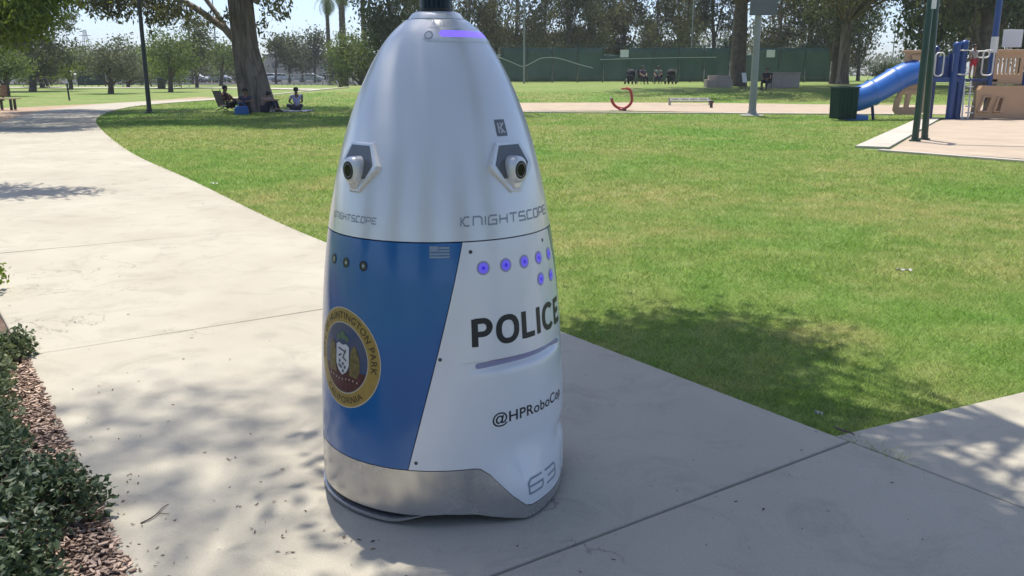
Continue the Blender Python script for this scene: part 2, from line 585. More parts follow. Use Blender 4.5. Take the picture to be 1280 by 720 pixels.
kerb2 = thing('play_kerb', None, None); tag(kerb2, kind='structure')
for i in range(8):
    q0, q1 = a + (b - a) * (i / 8), a + (b - a) * ((i + 1) / 8 - 0.001)
    slab(kerb2, 'slab', [q0 + (q1 - q0) * t for t in np.linspace(0, 1, 3)], 0.35, mat=M_CONC2, z=0.02)
a, b = np.array(gp(1100, 187.5)), np.array([24, -7.0])
kerb3 = thing('play_kerb', None, None); tag(kerb3, kind='structure')
for i in range(9):
    q0, q1 = a + (b - a) * (i / 9), a + (b - a) * ((i + 1) / 9 - 0.0005)
    slab(kerb3, 'slab', [q0 + (q1 - q0) * t for t in np.linspace(0, 1, 3)], 0.16, mat=M_CONC2, z=0.015)
poly_sheet('far_walkway', [(-95, 96), (-60, 97), (-30, 93), (-17, 84)], [(-95, 90), (-60, 91), (-30, 88), (-17.5, 79)], M_CONC2, z=0.02)
poly_sheet('parking_lot', [(-170, 260), (-80, 260), (-10, 260)], [(-150, 122), (-70, 120), (-18, 118)], M_ASPH, z=0.0)

# ------------------------------------------------------------------ security robot
def make_robot():
    X0, Y0 = -0.244, 2.96
    A0 = math.atan2(-X0, Y0)
    root = thing('security_robot', 'tall white and blue egg-shaped security robot marked POLICE standing on the concrete path', 'robot', (X0, Y0, 0), A0)
    dome_m = pm('silver_paint', (0.70, 0.71, 0.715), 0.28, metal=0.28, var=0.012, scale=2, coat=0.4)
    white_m = pm('white_paint', (0.77, 0.785, 0.80), 0.27, var=0.012, scale=2, coat=0.5)
    blue_m = pm('blue_vinyl', (0.014, 0.125, 0.345), 0.20, var=0.05, scale=3, coat=0.3, rvar=.07, detail=8)
    skirt_m = pm('grey_skirt', (0.50, 0.49, 0.475), 0.25, metal=0.7, rvar=.08, detail=9, var=0.09, scale=11, coat=0.2)
    dark_m = pm('robot_black', (0.012, 0.012, 0.014), 0.45)
    tint_m = pm('camera_window', (0.10, 0.105, 0.11), 0.22, coat=0.3)
    lens_m = pm('lens_glass', (0.006, 0.006, 0.008), 0.12, spec=.2)
    ring_m = pm('lens_ring', (0.22, 0.22, 0.23), 0.45)
    ink_m = pm('black_ink', (0.018, 0.019, 0.022), 0.45)
    grey_ink = pm('grey_ink', (0.26, 0.29, 0.33), 0.45)
    purple_m = pm('purple_lamp', (0.16, 0.12, 0.55), 0.25, emit=(0.20, 0.13, 1.0), estr=0.62)
    purple2_m = pm('purple_led', (0.15, 0.12, 0.50), 0.3, emit=(0.14, 0.10, 0.95), estr=0.22)
    ledcore_m = pm('led_core', (0.03, 0.02, 0.25), 0.3, emit=(0.03, 0.015, 1.0), estr=0.25)
    bezel_m = pm('led_bezel', (0.34, 0.35, 0.44), 0.4)

    PR = np.array([(0.0, .428), (.05, .428), (.2, .4255), (.34, .422), (.476, .416), (.6, .408), (.707, .399), (.792, .390), (.884, .377), (.985, .360),
                   (1.074, .341), (1.175, .315), (1.251, .291), (1.349, .253), (1.433, .211), (1.506, .165), (1.543, .130), (1.573, .092), (1.62, .02)])
    zz = np.arange(-0.1, 1.7, 0.004)
    r0 = np.interp(zz, PR[:, 0], PR[:, 1])
    kern = np.exp(-0.5 * (np.arange(-12, 13) / 5.0) ** 2); kern /= kern.sum()
    r1 = np.convolve(np.pad(r0, 12, mode='edge'), kern, 'valid')

    def A(az):                                        # degrees away from the robot's front (front = -50)
        d = (np.asarray(az, float) + 50 + 180) % 360 - 180
        return np.abs(d)
    def bulge(a, z):                                  # wheel fender low on each side
        return 0.046 * np.interp(a, [62, 83, 86, 122], [0, 1, 1, 0]) * (1 - sst(0.07, 0.27, z)) - 0.014 * sst(104, 122, a) * (1 - sst(140, 160, a)) * np.exp(-((np.asarray(z) - .205) / .035) ** 2)
    def groove(a, z):                                 # light scoop across the side panel
        w_ = sst(56, 80, a) * (1 - sst(112, 124, a))
        top = 0.540 - 0.004 * 0
        d = np.interp(z, [.486, .500, .511, .534, .5365, .538], [0, .10, .62, 1.0, .9, 0])
        return -0.026 * w_ * d
    def rr(az, z):
        a = A(az)
        return np.interp(z, zz, r1) + bulge(a, z) + groove(a, z)
    def pt(az, z, off=0.0):
        r_ = rr(az, z) + off
        t = np.radians(az)
        return np.stack([r_ * np.sin(t), -r_ * np.cos(t), np.broadcast_to(z, np.shape(r_))], -1)

    def shell(name, AZ, Z, mat, off=0.0, rim=0.011, closed=False, parent=root):
        AZ, Z = np.broadcast_arrays(AZ, Z)
        nj, ni = AZ.shape
        V = pt(AZ, Z, off).reshape(-1, 3)
        idx = np.arange(nj * ni).reshape(nj, ni)
        q = []
        rng = ni if closed else ni - 1
        I = np.arange(rng)
        I2 = (I + 1) % ni
        for j in range(nj - 1):
            q.append(np.stack([idx[j, I], idx[j, I2], idx[j + 1, I2], idx[j + 1, I]], 1))
        if rim:
            def addrim(line_idx, az_l, z_l, loop):
                nonlocal V
                b = len(V)
                V = np.vstack([V, pt(az_l, z_l, off - rim)])
                n = len(line_idx)
                I = np.arange(n if loop else n - 1); I2 = (I + 1) % n
                q.append(np.stack([line_idx[I], line_idx[I2], b + I2, b + I], 1))
            if closed:
                addrim(idx[0], AZ[0], Z[0], True); addrim(idx[-1], AZ[-1], Z[-1], True)
            else:
                line = np.r_[idx[0, :], idx[1:, -1], idx[-1, -2::-1], idx[-2:0:-1, 0]]
                addrim(line, AZ.ravel()[line], Z.ravel()[line], True)
        me = np_mesh(name, V, np.vstack(q), True)
        bm = bmesh.new(); bm.from_mesh(me); bmesh.ops.recalc_face_normals(bm, faces=bm.faces); bm.to_mesh(me); bm.free()
        me.polygons.foreach_set('use_smooth', np.ones(len(me.polygons), bool))
        me.set_sharp_from_angle(angle=math.radians(38))
        return link(name, me, mat, parent)

    def edgeF(z): return 34.2 + (60 - 34.2) * (np.clip(z, .193, .908) - .193) / (.908 - .193)
    ZL = np.array([(0, .193), (62, .193), (65, .190), (69, .168), (78, .088), (83, .052), (86, .046), (130, .046), (134, .07), (146, .193), (180, .193)])
    def zl(a): return np.interp(a, ZL[:, 0], ZL[:, 1])
    g = 0.0014
    # dome and cap
    az = np.arange(-180, 180, 2.0)
    dome = shell('dome', az[None, :], np.linspace(.9105, 1.566, 120)[:, None], dome_m, closed=True)
    capm = MB().lathe([(.088, 1.567), (.0905, 1.5695), (.086, 1.576), (.078, 1.586), (.069, 1.5905), (.0, 1.5915)], 64)
    capm.build('cap', dome_m, root, smooth=40)
    # inner core, dark, seen only through the seams
    shell('inner_core', np.arange(-180, 180, 4.0)[None, :], np.linspace(.06, 1.55, 90)[:, None], dark_m, off=-0.0105 - 0.014, rim=0, closed=True)
    # panels between seam and skirt
    for sg in (1, -1):
        n, mz = (260, 300) if sg == 1 else (60, 60)
        s_, t = np.meshgrid(np.linspace(0, 1, n), np.linspace(0, 1, mz))
        zn = .193 + (.9065 - .193) * t
        e = edgeF(zn) + 0.22
        a = e + (180 - 2 * e) * s_
        eb = edgeF(.193) + 0.22
        zb = zl(eb + (180 - 2 * eb) * s_) + g
        Z = zb + (.9065 - zb) * t
        side = shell('side_panel', -50 + sg * a, Z, white_m)
        if sg == 1: vis_side = side
    s_, t = np.meshgrid(np.linspace(-1, 1, 90), np.linspace(0, 1, 80))
    zn = .193 + g + (.9065 - .193 - g) * t
    front = shell('front_panel', -50 + s_ * (edgeF(zn) - 0.22), zn, blue_m)
    front['label'] = 'blue front panel with a round gold-ringed city seal'
    shell('rear_panel', 130 + s_ * (edgeF(zn) - 0.22), zn, blue_m)
    # skirt
    ZB = np.array([(0, .042), (40, .042), (50, .046), (64, .036), (82, .008), (88, .006), (108, .018), (130, .022), (145, .04), (180, .04)])
    az = np.arange(-180, 180, 1.0)
    a = A(az)
    t = np.linspace(0, 1, 30)[:, None]
    zb = np.interp(a, ZB[:, 0], ZB[:, 1])[None, :]
    zu = zl(a)[None, :] - g
    shell('skirt', np.broadcast_to(az[None, :], (30, len(az))), zb + (zu - zb) * t, skirt_m, off=0.0005, rim=0.03, closed=True)
    # scooped lip under the skirt's front
    azl = np.linspace(-50 - 47, -50 + 47, 120)
    al = np.abs(azl + 50)
    V, Fc = [], []
    end = 1 - sst(24, 47, al)
    for i, (q, e) in enumerate(zip(azl, end)):
        zc = 0.014 + (1 - e) * 0.034
        for (do, dz) in ((-.060, 0.004), (-.004, 0.0075 * e + .001), (.0015 * e, .006 * e), (.0005 * e, -.004 * e), (-.008, -0.0075 * e - .001), (-.06, -.008)):
            V.append(pt(np.array(q), np.array(.05), do + 0.002)[:2].tolist() + [zc + dz])
    for i in range(len(azl) - 1):
        for k in range(6):
            b = i * 6
            Fc.append((b + k, b + (k + 1) % 6, b + 6 + (k + 1) % 6, b + 6 + k))
    lip = MB(); lip.v, lip.f = V, Fc
    lip.build('bumper_lip', skirt_m, root, smooth=50)
    # underside and wheels
    MB().lathe([(.30, .03), (.345, .045), (.36, .08), (.36, .17)], 48).build('chassis', dark_m, root, smooth=40)
    rub = pm('rubber', (0.015, 0.015, 0.015), 0.8)
    for q, rw in ((40, .12), (-140, .12), (-50, .05), (130, .05)):
        ca, sa = math.sin(math.radians(q)), -math.cos(math.radians(q))
        dvec = Vector((ca, sa, 0))
        if rw < .1: axis = Vector((-sa, ca, 0))
        else: axis = dvec
        c = dvec * (.30 if rw > .1 else .27) + Vector((0, 0, rw))
        mb = MB(); prof = [(-.028, rw * .8), (-.024, rw * .97), (-.012, rw), (.012, rw), (.024, rw * .97), (.028, rw * .8)]
        mb.tube([c + axis * x for x, _ in prof], [r_ for _, r_ in prof], 28)
        mb.build('wheel', rub, root, smooth=50)
    # lidar on the cap
    lid = MB().lathe([(.050, 1.5905), (.054, 1.593), (.054, 1.601), (.0515, 1.602)], 48).build('lidar_sensor', pm('lidar_base', (0.01, 0.012, 0.014), 0.4), root, smooth=40)
    MB().lathe([(.0515, 1.602), (.0515, 1.652)], 48).build('lidar_window', pm('lidar_glass', (0.004, 0.016, 0.026), 0.18, spec=0.25), lid, smooth=40)
    MB().lathe([(.0545, 1.652), (.055, 1.655), (.055, 1.668), (.050, 1.672), (.0, 1.673)], 48).build('lidar_cap', pm('lidar_base', (0.01, 0.012, 0.014), 0.4), lid, smooth=40)

    # ---- things mapped onto the skin
    def decal(name, V2, Fc, az0, z0, mat, parent, off=0.0009, rad=None, flat=None):
        V2 = np.asarray(V2, float)
        rc = rad or float(np.interp(z0, zz, r1))
        AZ = az0 + np.degrees(V2[:, 0] / rc)
        Zz = z0 + V2[:, 1]
        me = bpy.data.meshes.new(name)
        me.from_pydata(pt(AZ, Zz, off).tolist(), [], [tuple(f) for f in Fc])
        me.polygons.foreach_set('use_smooth', np.ones(len(me.polygons), bool))
        me.update()
        return link(name, me, mat, parent)
    def slice2d(V2, Fc, step):
        me = bpy.data.meshes.new('tmp')
        me.from_pydata([(v[0], v[1], 0) for v in V2], [], [tuple(f) for f in Fc])
        bm = bmesh.new(); bm.from_mesh(me); bpy.data.meshes.remove(me)
        xs_ = [v.co.x for v in bm.verts]; ys_ = [v.co.y for v in bm.verts]
        for ax, lo, hi in ((0, min(xs_), max(xs_)), (1, min(ys_), max(ys_))):
            q = lo + step
            while q < hi:
                co = [0, 0, 0]; no = [0, 0, 0]; co[ax] = q; no[ax] = 1
                bmesh.ops.bisect_plane(bm, geom=bm.verts[:] + bm.edges[:] + bm.faces[:], plane_co=co, plane_no=no)
                q += step
        bm.verts.index_update()
        V_ = [(v.co.x, v.co.y) for v in bm.verts]
        F_ = [tuple(v.index for v in f.verts) for f in bm.faces]
        bm.free()
        return np.array(V_), F_
    def text2d(body, bold=0.0, space=1.0):
        cu = bpy.data.curves.new('t', 'FONT')
        cu.body = body; cu.size = 1.0; cu.offset = bold; cu.space_character = space; cu.resolution_u = 6
        ob = bpy.data.objects.new('t', cu); COL.objects.link(ob)
        dg = bpy.context.evaluated_depsgraph_get()
        me = ob.evaluated_get(dg).to_mesh()
        V_ = np.array([v.co[:2] for v in me.vertices]); F_ = [tuple(p.vertices) for p in me.polygons]
        ob.evaluated_get(dg).to_mesh_clear()
        bpy.data.objects.remove(ob); bpy.data.curves.remove(cu)
        return V_, F_
    def fit(V_, x0, x1, y0, y1):
        lo, hi = V_.min(0), V_.max(0)
        return np.stack([x0 + (V_[:, 0] - lo[0]) / (hi[0] - lo[0]) * (x1 - x0), y0 + (V_[:, 1] - lo[1]) / (hi[1] - lo[1]) * (y1 - y0)], 1)
    def strokes2d(lines, w_):
        V_, F_ = [], []
        for ln in lines:
            ln = [np.array(p, float) for p in ln]
            n = len(ln)
            L_, R2 = [], []
            for i in range(n):
                d1 = ln[i] - ln[i - 1] if i else ln[1] - ln[0]
                d2 = ln[i + 1] - ln[i] if i < n - 1 else d1
                d1 = d1 / np.linalg.norm(d1); d2 = d2 / np.linalg.norm(d2)
                n1 = np.array([-d1[1], d1[0]]); n2 = np.array([-d2[1], d2[0]])
                m_ = n1 + n2; m_ = m_ / (m_ @ m_) * 2 if m_ @ m_ > .2 else n1
                L_.append(ln[i] + m_ * w_ / 2); R2.append(ln[i] - m_ * w_ / 2)
            b = len(V_)
            V_ += L_ + R2
            F_ += [(b + i, b + n + i, b + n + i + 1, b + i + 1) for i in range(n - 1)]
        return np.array(V_), F_
    def arc_(cx, cy, r_, a0, a1, n=20):
        return [(cx + r_ * math.cos(math.radians(a0 + (a1 - a0) * i / n)), cy + r_ * math.sin(math.radians(a0 + (a1 - a0) * i / n))) for i in range(n + 1)]
    def disc2d(r_, n=32, cx=0, cy=0, rings=1, ry=None):
        V_ = [(cx, cy)]; F_ = []
        for k in range(1, rings + 1):
            V_ += [(cx + r_ * k / rings * math.cos(2 * math.pi * i / n), cy + (ry or r_) * k / rings * math.sin(2 * math.pi * i / n)) for i in range(n)]
        for i in range(n):
            F_.append((0, 1 + i, 1 + (i + 1) % n))
            for k in range(rings - 1):
                b = 1 + k * n
                F_.append((b + i, b + n + i, b + n + (i + 1) % n, b + (i + 1) % n))
        return V_, F_
    def ring2d(ri, ro, n=72, m_=4):
        V_, F_ = [], []
        for k in range(m_ + 1):
            r_ = ri + (ro - ri) * k / m_
            V_ += [(r_ * math.cos(2 * math.pi * i / n), r_ * math.sin(2 * math.pi * i / n)) for i in range(n)]
        for k in range(m_):
            for i in range(n):
                F_.append((k * n + i, (k + 1) * n + i, (k + 1) * n + (i + 1) % n, k * n + (i + 1) % n))
        return V_, F_

    # POLICE
    def ell(cx, rx, ry, a0, a1, n=28):
        return [(cx + rx * math.copysign(abs(math.cos(math.radians(a))) ** .86, math.cos(math.radians(a))), .5 + ry * math.copysign(abs(math.sin(math.radians(a))) ** .86, math.sin(math.radians(a)))) for a in np.linspace(a0, a1, n)]
    bowl = [(.1, .92), (.36, .92)] + [(.36 + .22 * math.cos(math.radians(a)), .68 + .24 * math.sin(math.radians(a))) for a in np.linspace(80, -80, 12)] + [(.36, .44), (.1, .44)]
    PL, x = [], 0
    for lines_, wd in (([[(.1, 0), (.1, 1)], bowl], .72), ([ell(.42, .33, .43, 0, 360, 40)], .88), ([[(.1, 1), (.1, 0)], [(.1, .09), (.58, .09)]], .62),
                       ([[(.1, 0), (.1, 1)]], .24), ([ell(.41, .32, .43, 40, 320)], .80), ([[(.1, 0), (.1, 1)], [(.1, .91), (.6, .91)], [(.1, .51), (.55, .51)], [(.1, .09), (.62, .09)]], .66)):
        PL += [[(x + p[0], p[1]) for p in l] for l in lines_]
        x += wd + .08
    V_, F_ = strokes2d(PL, .205)
    rc = 0.403
    V_ = fit(V_, 0, math.radians(61.5) * rc, 0, .092)
    V_, F_ = slice2d(V_, F_, .012)
    o = decal('lettering', V_, F_, 12.6, .584, ink_m, vis_side, rad=rc); o['label'] = 'black bold lettering POLICE'
    # @HPRoboCop
    V_, F_ = text2d('@HPRoboCop', bold=0.012, space=1.05)
    V_ = fit(V_, 0, math.radians(49) * .422, 0, .048)
    V_, F_ = slice2d(V_, F_, .012)
    o = decal('lettering', V_, F_, 21, .318, ink_m, vis_side, rad=.422); o['label'] = 'small black lettering @HPRoboCop'
    # wide outlined maker's lettering on the dome
    GL = {'K': [[(0, 0), (0, 1)], [(1.3, 1), (.62, 1), (.18, .5), (.68, 0), (1.4, 0)]], 'N': [[(0, 0), (0, 1), (1.1, 1), (1.45, .75), (1.45, 0)]],
          'I': [[(0, 0), (0, 1)]], 'G': [[(1.5, 1), (.3, 1), (0, .75), (0, 0), (1.45, 0), (1.45, .5), (.6, .5)]], 'H': [[(0, 0), (0, 1)], [(1.4, 0), (1.4, 1)], [(0, .5), (1.4, .5)]],
          'T': [[(0, 1), (1.5, 1)], [(.75, 1), (.75, 0)]], 'S': [[(1.45, 1), (.2, 1), (0, .8), (0, .52), (1.3, .48), (1.45, .3), (1.45, 0), (0, 0)]],
          'C': [[(1.4, 1), (.2, 1), (0, .8), (0, 0), (1.4, 0)]], 'O': [[(.2, 1), (1.4, 1), (1.4, .2), (1.2, 0), (0, 0), (0, .8), (.2, 1.0)]],
          'P': [[(0, 0), (0, 1), (1.25, 1), (1.4, .85), (1.4, .4), (0, .4)]], 'E': [[(1.4, 1), (0, 1), (0, 0), (1.4, 0)], [(0, .5), (1.2, .5)]]}
    lines, x = [], 0
    for ch in 'KNIGHTSCOPE':
        wd = max(p[0] for l in GL[ch] for p in l)
        lines += [[(x + p[0] + p[1] * .12, p[1]) for p in l] for l in GL[ch]]
        x += wd + .55
    V1, F1 = strokes2d(lines, .20)
    V_ = fit(V1, 0, math.radians(62) * .363, 0, .031)
    V_, F_ = slice2d(V_, F1, .012)
    decal('lettering', V_, F_, 9.3, .953, grey_ink, dome, rad=.363)
    V_ = fit(V1, -math.radians(18) * .363, math.radians(18) * .363, 0, .021)
    V_, F_ = slice2d(V_, F1, .012)
    decal('lettering', V_, F_, -50, .955, grey_ink, dome, rad=.363)
    # outlined unit number on the fender
    num = [[(1.5, 1), (.25, 1), (0, .75), (0, .0), (1.3, 0), (1.5, .2), (1.5, .5), (.08, .5)], [(1.9, 1), (3.3, 1), (3.5, .8), (3.5, .2), (3.3, 0), (2.0, 0)], [(2.2, .5), (3.45, .5)]]
    V1, F1 = strokes2d(num, .15)
    V_ = fit(V1, 0, .168, 0, .052)
    V_, F_ = slice2d(V_, F1, .01)
    decal('lettering', V_, F_, 34.5, .082, grey_ink, vis_side, rad=.44)
    # logo badge with a K
    bs = .0215
    V_, F_ = slice2d([(-bs, -bs * 1.15), (bs, -bs * 1.15), (bs, bs * 1.15), (-bs, bs * 1.15)], [(0, 1, 2, 3)], .012)
    bad = decal('logo_badge', V_, F_, 40.5, 1.238, pm('badge_grey', (0.13, 0.14, 0.16), 0.35), dome, off=.0012)
    V1, F1 = strokes2d([[(-.5, -.7), (-.5, .7)], [(.6, .7), (-.2, 0.02), (.6, -.7)], [(-.05, .7), (.02, .45)], [(-.15, -.75), (.1, -.4)]], .26)
    decal('lettering', np.array(V1) * bs, F1, 40.5, 1.238, pm('badge_pale', (0.5, 0.52, 0.54), 0.35), bad, off=.0020)

    # cameras
    def camera(az0, z0):
        rc_ = float(np.interp(z0, zz, r1))
        slope = math.atan((float(np.interp(z0 - .02, zz, r1)) - float(np.interp(z0 + .02, zz, r1))) / .04)
        t = math.radians(az0)
        nrm = Vector((math.sin(t), -math.cos(t), 0)); u = Vector((math.cos(t), math.sin(t), 0)); up = Vector((0, 0, 1))
        nt_ = (nrm * math.cos(slope) + up * math.sin(slope)); vt = (up * math.cos(slope) - nrm * math.sin(slope))
        c = nrm * rc_ + up * z0
        M1 = Matrix(((u.x, vt.x, nt_.x, c.x), (u.y, vt.y, nt_.y, c.y), (u.z, vt.z, nt_.z, c.z), (0, 0, 0, 1)))
        def hexa(k, dy=0):
            return [(x * k, y * k + dy) for x, y in ((-.052, .072), (.052, .072), (.092, .004), (.089, -.010), (.022, -.084), (-.022, -.084), (-.089, -.010), (-.092, .004))]
        hs = MB()
        for k0, k1, z_a, z_b in ((1.0, 1.0, -.02, .003), (1.0, .94, .003, .006)):
            a_, b_ = hexa(k0), hexa(k1)
            vv = [M1 @ Vector((p[0], p[1], z_a)) for p in a_] + [M1 @ Vector((p[0], p[1], z_b)) for p in b_]
            ff = [(i, (i + 1) % 8, 8 + (i + 1) % 8, 8 + i) for i in range(8)]
            if z_b == .006: ff.append(tuple(range(8, 16)))
            hs.add(vv, ff)
        ho = hs.build('camera_housing', dome_m, root, bevel=.0)
        wn = MB().prism([(-.043, .062), (.043, .062), (.073, .004), (.044, -.040), (-.044, -.040), (-.073, .004)], .004, .0075, M1)
        wn.build('window', tint_m, ho)
        # rounded barrel looking straight out
        mb = MB()
        cc = c + up * (-.012) 
        secs = [(-.03, .039), (.018, .039), (.032, .0375), (.039, .034), (.042, .029)]
        n = 32
        vv, ff = [], []
        for w_, r_ in secs:
            for k in range(n):
                th = 2 * math.pi * k / n
                cx, sx = math.cos(th), math.sin(th)
                ex = abs(cx) ** .75 * (1 if cx > 0 else -1) * r_ * .86; ey = abs(sx) ** .75 * (1 if sx > 0 else -1) * r_ * 1.08
                vv.append(cc + u * ex + up * ey + nrm * (w_))
        for i in range(len(secs) - 1):
            for k in range(n):
                ff.append((i * n + k, i * n + (k + 1) % n, (i + 1) * n + (k + 1) % n, (i + 1) * n + k))
        ff.append(tuple((len(secs) - 1) * n + k for k in range(n)))
        mb.add(vv, ff)
        mb.build('camera_barrel', dome_m, ho, smooth=45)
        # tapering chin under the barrel
        ch = MB()
        chin = [(-.034, -.02, .02), (.034, -.02, .02), (.018, -.078, .008), (-.018, -.078, .008)]
        top_ = [cc + u * .034 * sx + up * -.012 + nrm * w_ for sx in (-1, 1) for w_ in (.05,)]
        vv = [M1 @ Vector((-.036, -.010, .0)), M1 @ Vector((.036, -.010, .0)), M1 @ Vector((.016, -.078, .0)), M1 @ Vector((-.016, -.078, .0)),
              cc + u * -.030 + up * -.024 + nrm * .030, cc + u * .030 + up * -.024 + nrm * .030, M1 @ Vector((.014, -.076, .009)), M1 @ Vector((-.014, -.076, .009))]
        ch.add(vv, [(0, 1, 2, 3), (4, 5, 6, 7), (0, 1, 5, 4), (1, 2, 6, 5), (2, 3, 7, 6), (3, 0, 4, 7)])
        ch.build('camera_chin', dome_m, ho, bevel=.004, smooth=45)
        for nm, ri, ro, w_, mt in (('lens_rim', .0, .0250, .0430, dark_m), ('lens_ring', .017, .0192, .0440, ring_m), ('lens', .0, .0165, .0446, lens_m)):
            mb = MB()
            vv = [cc + nrm * w_ + (u * math.cos(2 * math.pi * k / 32) + up * 1.12 * math.sin(2 * math.pi * k / 32)) * ro for k in range(32)]
            if ri:
                vv += [cc + nrm * w_ + (u * math.cos(2 * math.pi * k / 32) + up * 1.12 * math.sin(2 * math.pi * k / 32)) * ri for k in range(32)]
                mb.add(vv, [(k, (k + 1) % 32, 32 + (k + 1) % 32, 32 + k) for k in range(32)])
            else:
                vv += [v - nrm * .012 for v in vv]
                mb.add(vv, [tuple(range(32))] + [(k, (k + 1) % 32, 32 + (k + 1) % 32, 32 + k) for k in range(32)])
            mb.build(nm, mt, ho)
    camera(42.5, 1.125); camera(-48.5, 1.125); camera(130, 1.125); camera(-140, 1.125)

    # lamp panel near the top: raised capsule with a purple lamp and a round button
    def capsule(name, az0, az1, z0, z1, mat, parent, off, base=-.004, n=90, pw=.5):
        q = np.linspace(0, 1, n)
        zc, hz = (z0 + z1) / 2, (z1 - z0) / 2
        rc_ = float(np.interp(zc, zz, r1))
        rd = math.degrees(hz * 1.25 / rc_)
        AZ = az0 + (az1 - az0) * q
        e = np.minimum(np.minimum((AZ - az0) / rd, (az1 - AZ) / rd), 1)
        hw = hz * np.sqrt(np.clip(1 - (1 - e) ** 2, 0, 1)) + 1e-5
        rows = []
        for f, do in ((-1.0, base), (-1.0, off * .55), (-.9, off), (-.45, off), (0, off), (.45, off), (.9, off), (1.0, off * .55), (1.0, base)):
            rows.append(pt(AZ, zc + hw * f, do))
        V_ = np.array(rows).reshape(-1, 3)
        Fq = [(j * n + i, j * n + i + 1, (j + 1) * n + i + 1, (j + 1) * n + i) for j in range(len(rows) - 1) for i in range(n - 1)]
        me = np_mesh(name, V_, Fq, True)
        me.set_sharp_from_angle(angle=math.radians(50))
        return link(name, me, mat, parent)
    lp = capsule('lamp_panel', -17, 97, 1.4955, 1.540, dome_m, root, .0032)
    capsule('lamp', 3, 78, 1.510, 1.530, purple_m, lp, .0042, base=.001)
    V_, F_ = ring2d(.0095, .0130, 32, 1)
    decal('button_ring', V_, F_, -8.8, 1.515, pm('button_grey', (0.33, 0.34, 0.36), 0.4), lp, off=.0045)
    V_, F_ = disc2d(.009, 24)
    decal('button', V_, F_, -8.8, 1.515, pm('button_pale', (0.72, 0.73, 0.74), 0.3), lp, off=.0055)
    # LED dots
    for q, z_ in ((19.3, .827), (31, .828), (42.4, .828), (53.9, .828), (66, .826), (54.0, .759), (66, .756)):
        V_, F_ = disc2d(.0215, 28, rings=2)
        L_ = decal('led', V_, F_, q, z_, bezel_m, vis_side, off=.0008)
        V_, F_ = disc2d(.0165, 24, rings=2)
        decal('led_lens', V_, F_, q, z_, purple2_m, L_, off=.0018)
        V_, F_ = disc2d(.006, 16)
        decal('led_core', V_, F_, q, z_, ledcore_m, L_, off=.0026)
    # light strip deep in the scoop
    capsule('light_strip', 14, 72, .515, .5315, pm('strip_purple', (0.27, 0.27, 0.36), 0.35, emit=(0.24, 0.2, 0.9), estr=0.02), vis_side, .0012)
    # sensor ports on the blue panel
    for q in (-61.5, -50, -38):
        z_ = .827
        V_, F_ = ring2d(.010, .0155, 24, 1)
        po = decal('sensor_port', V_, F_, q, z_, dark_m, front, off=.002)
        V_, F_ = disc2d(.010, 20)
        decal('sensor_glass', V_, F_, q, z_, pm('port_glass', (0.05, 0.06, 0.08), 0.08, coat=1.0), po, off=.0012)
        V_, F_ = disc2d(.0042, 12)
        decal('sensor_core', V_, F_, q, z_, pm('port_core', (0.45, 0.47, 0.5), 0.2), po, off=.0018)
    for q, z_ in ((13.6, .878), (-1.2, .554), (-12.2, .219), (60, .878)):
        V_, F_ = disc2d(.0058, 16)
        decal('screw', V_, F_, q, z_, pm('screw_dark', (0.05, 0.05, 0.055), 0.4), vis_side, off=.0012)
    # small pale striped flag sticker
    V_, F_ = slice2d([(-.030, -.018), (.030, -.018), (.030, .018), (-.030, .018)], [(0, 1, 2, 3)], .012)
    fl = decal('flag_sticker', V_, F_, -.6, .881, pm('sticker_blue', (0.07, 0.16, 0.30), 0.4), front, off=.0008)
    pale = pm('sticker_pale', (0.30, 0.38, 0.46), 0.4)
    for k in range(4):
        y0_ = -.0175 + k * .0092
        x0_ = -.030 if k < 2 else -.002
        V_, F_ = slice2d([(x0_, y0_), (.0298, y0_), (.0298, y0_ + .0045), (x0_, y0_ + .0045)], [(0, 1, 2, 3)], .012)
        decal('stripe', V_, F_, -.6, .881, pale, fl, off=.0016)
    V_, F_ = slice2d([(-.0299, .001), (-.004, .001), (-.004, .0178), (-.0299, .0178)], [(0, 1, 2, 3)], .012)
    decal('canton', V_, F_, -.6, .881, pm('sticker_canton', (0.24, 0.31, 0.40), 0.4), fl, off=.0016)

    # city seal on the blue panel
    RS = .163; AZS, ZS = -50, .522
    gold = pm('seal_gold', (0.36, 0.245, 0.062), 0.4, var=0.12, scale=30)
    palegold = pm('seal_pale', (0.55, 0.50, 0.38), 0.4)
    V_, F_ = disc2d(RS, 96, rings=10)
    seal = decal('city_seal', V_, F_, AZS, ZS, palegold, front, off=.0010)
    seal['label'] = 'round city seal with a gold lettered ring and a white shield'
    V_, F_ = ring2d(.117, RS - .004, 96, 6)
    decal('gold_ring', V_, F_, AZS, ZS, gold, seal, off=.0017)
    V_, F_ = disc2d(.113, 72, rings=8)
    decal('seal_picture', V_, F_, AZS, ZS, pm('seal_sky', (0.045, 0.075, 0.17), 0.4, col2=(0.10, 0.10, 0.14), scale=14), seal, off=.0017)
    # lower maroon ground, olive drapes, green crest, shield
    def chord(r_, y1, n=24):
        a0 = math.asin(y1 / r_)
        pts = [(r_ * math.cos(a0 - (a0 + math.pi / 2) * 2 * i / n) if i <= n else 0, 0) for i in range(1)]
        th = np.linspace(math.pi - a0, 2 * math.pi + a0, n)
        return [(r_ * math.cos(t_), r_ * math.sin(t_)) for t_ in th]
    pg = chord(.112, -.035)
    V_, F_ = slice2d(pg, [tuple(range(len(pg)))], .012)
    decal('seal_ground', V_, F_, AZS, ZS, pm('seal_maroon', (0.09, 0.028, 0.03), 0.4, var=0.4, scale=60), seal, off=.0023)
    ol = pm('seal_olive', (0.17, 0.13, 0.05), 0.4, var=0.4, scale=70)
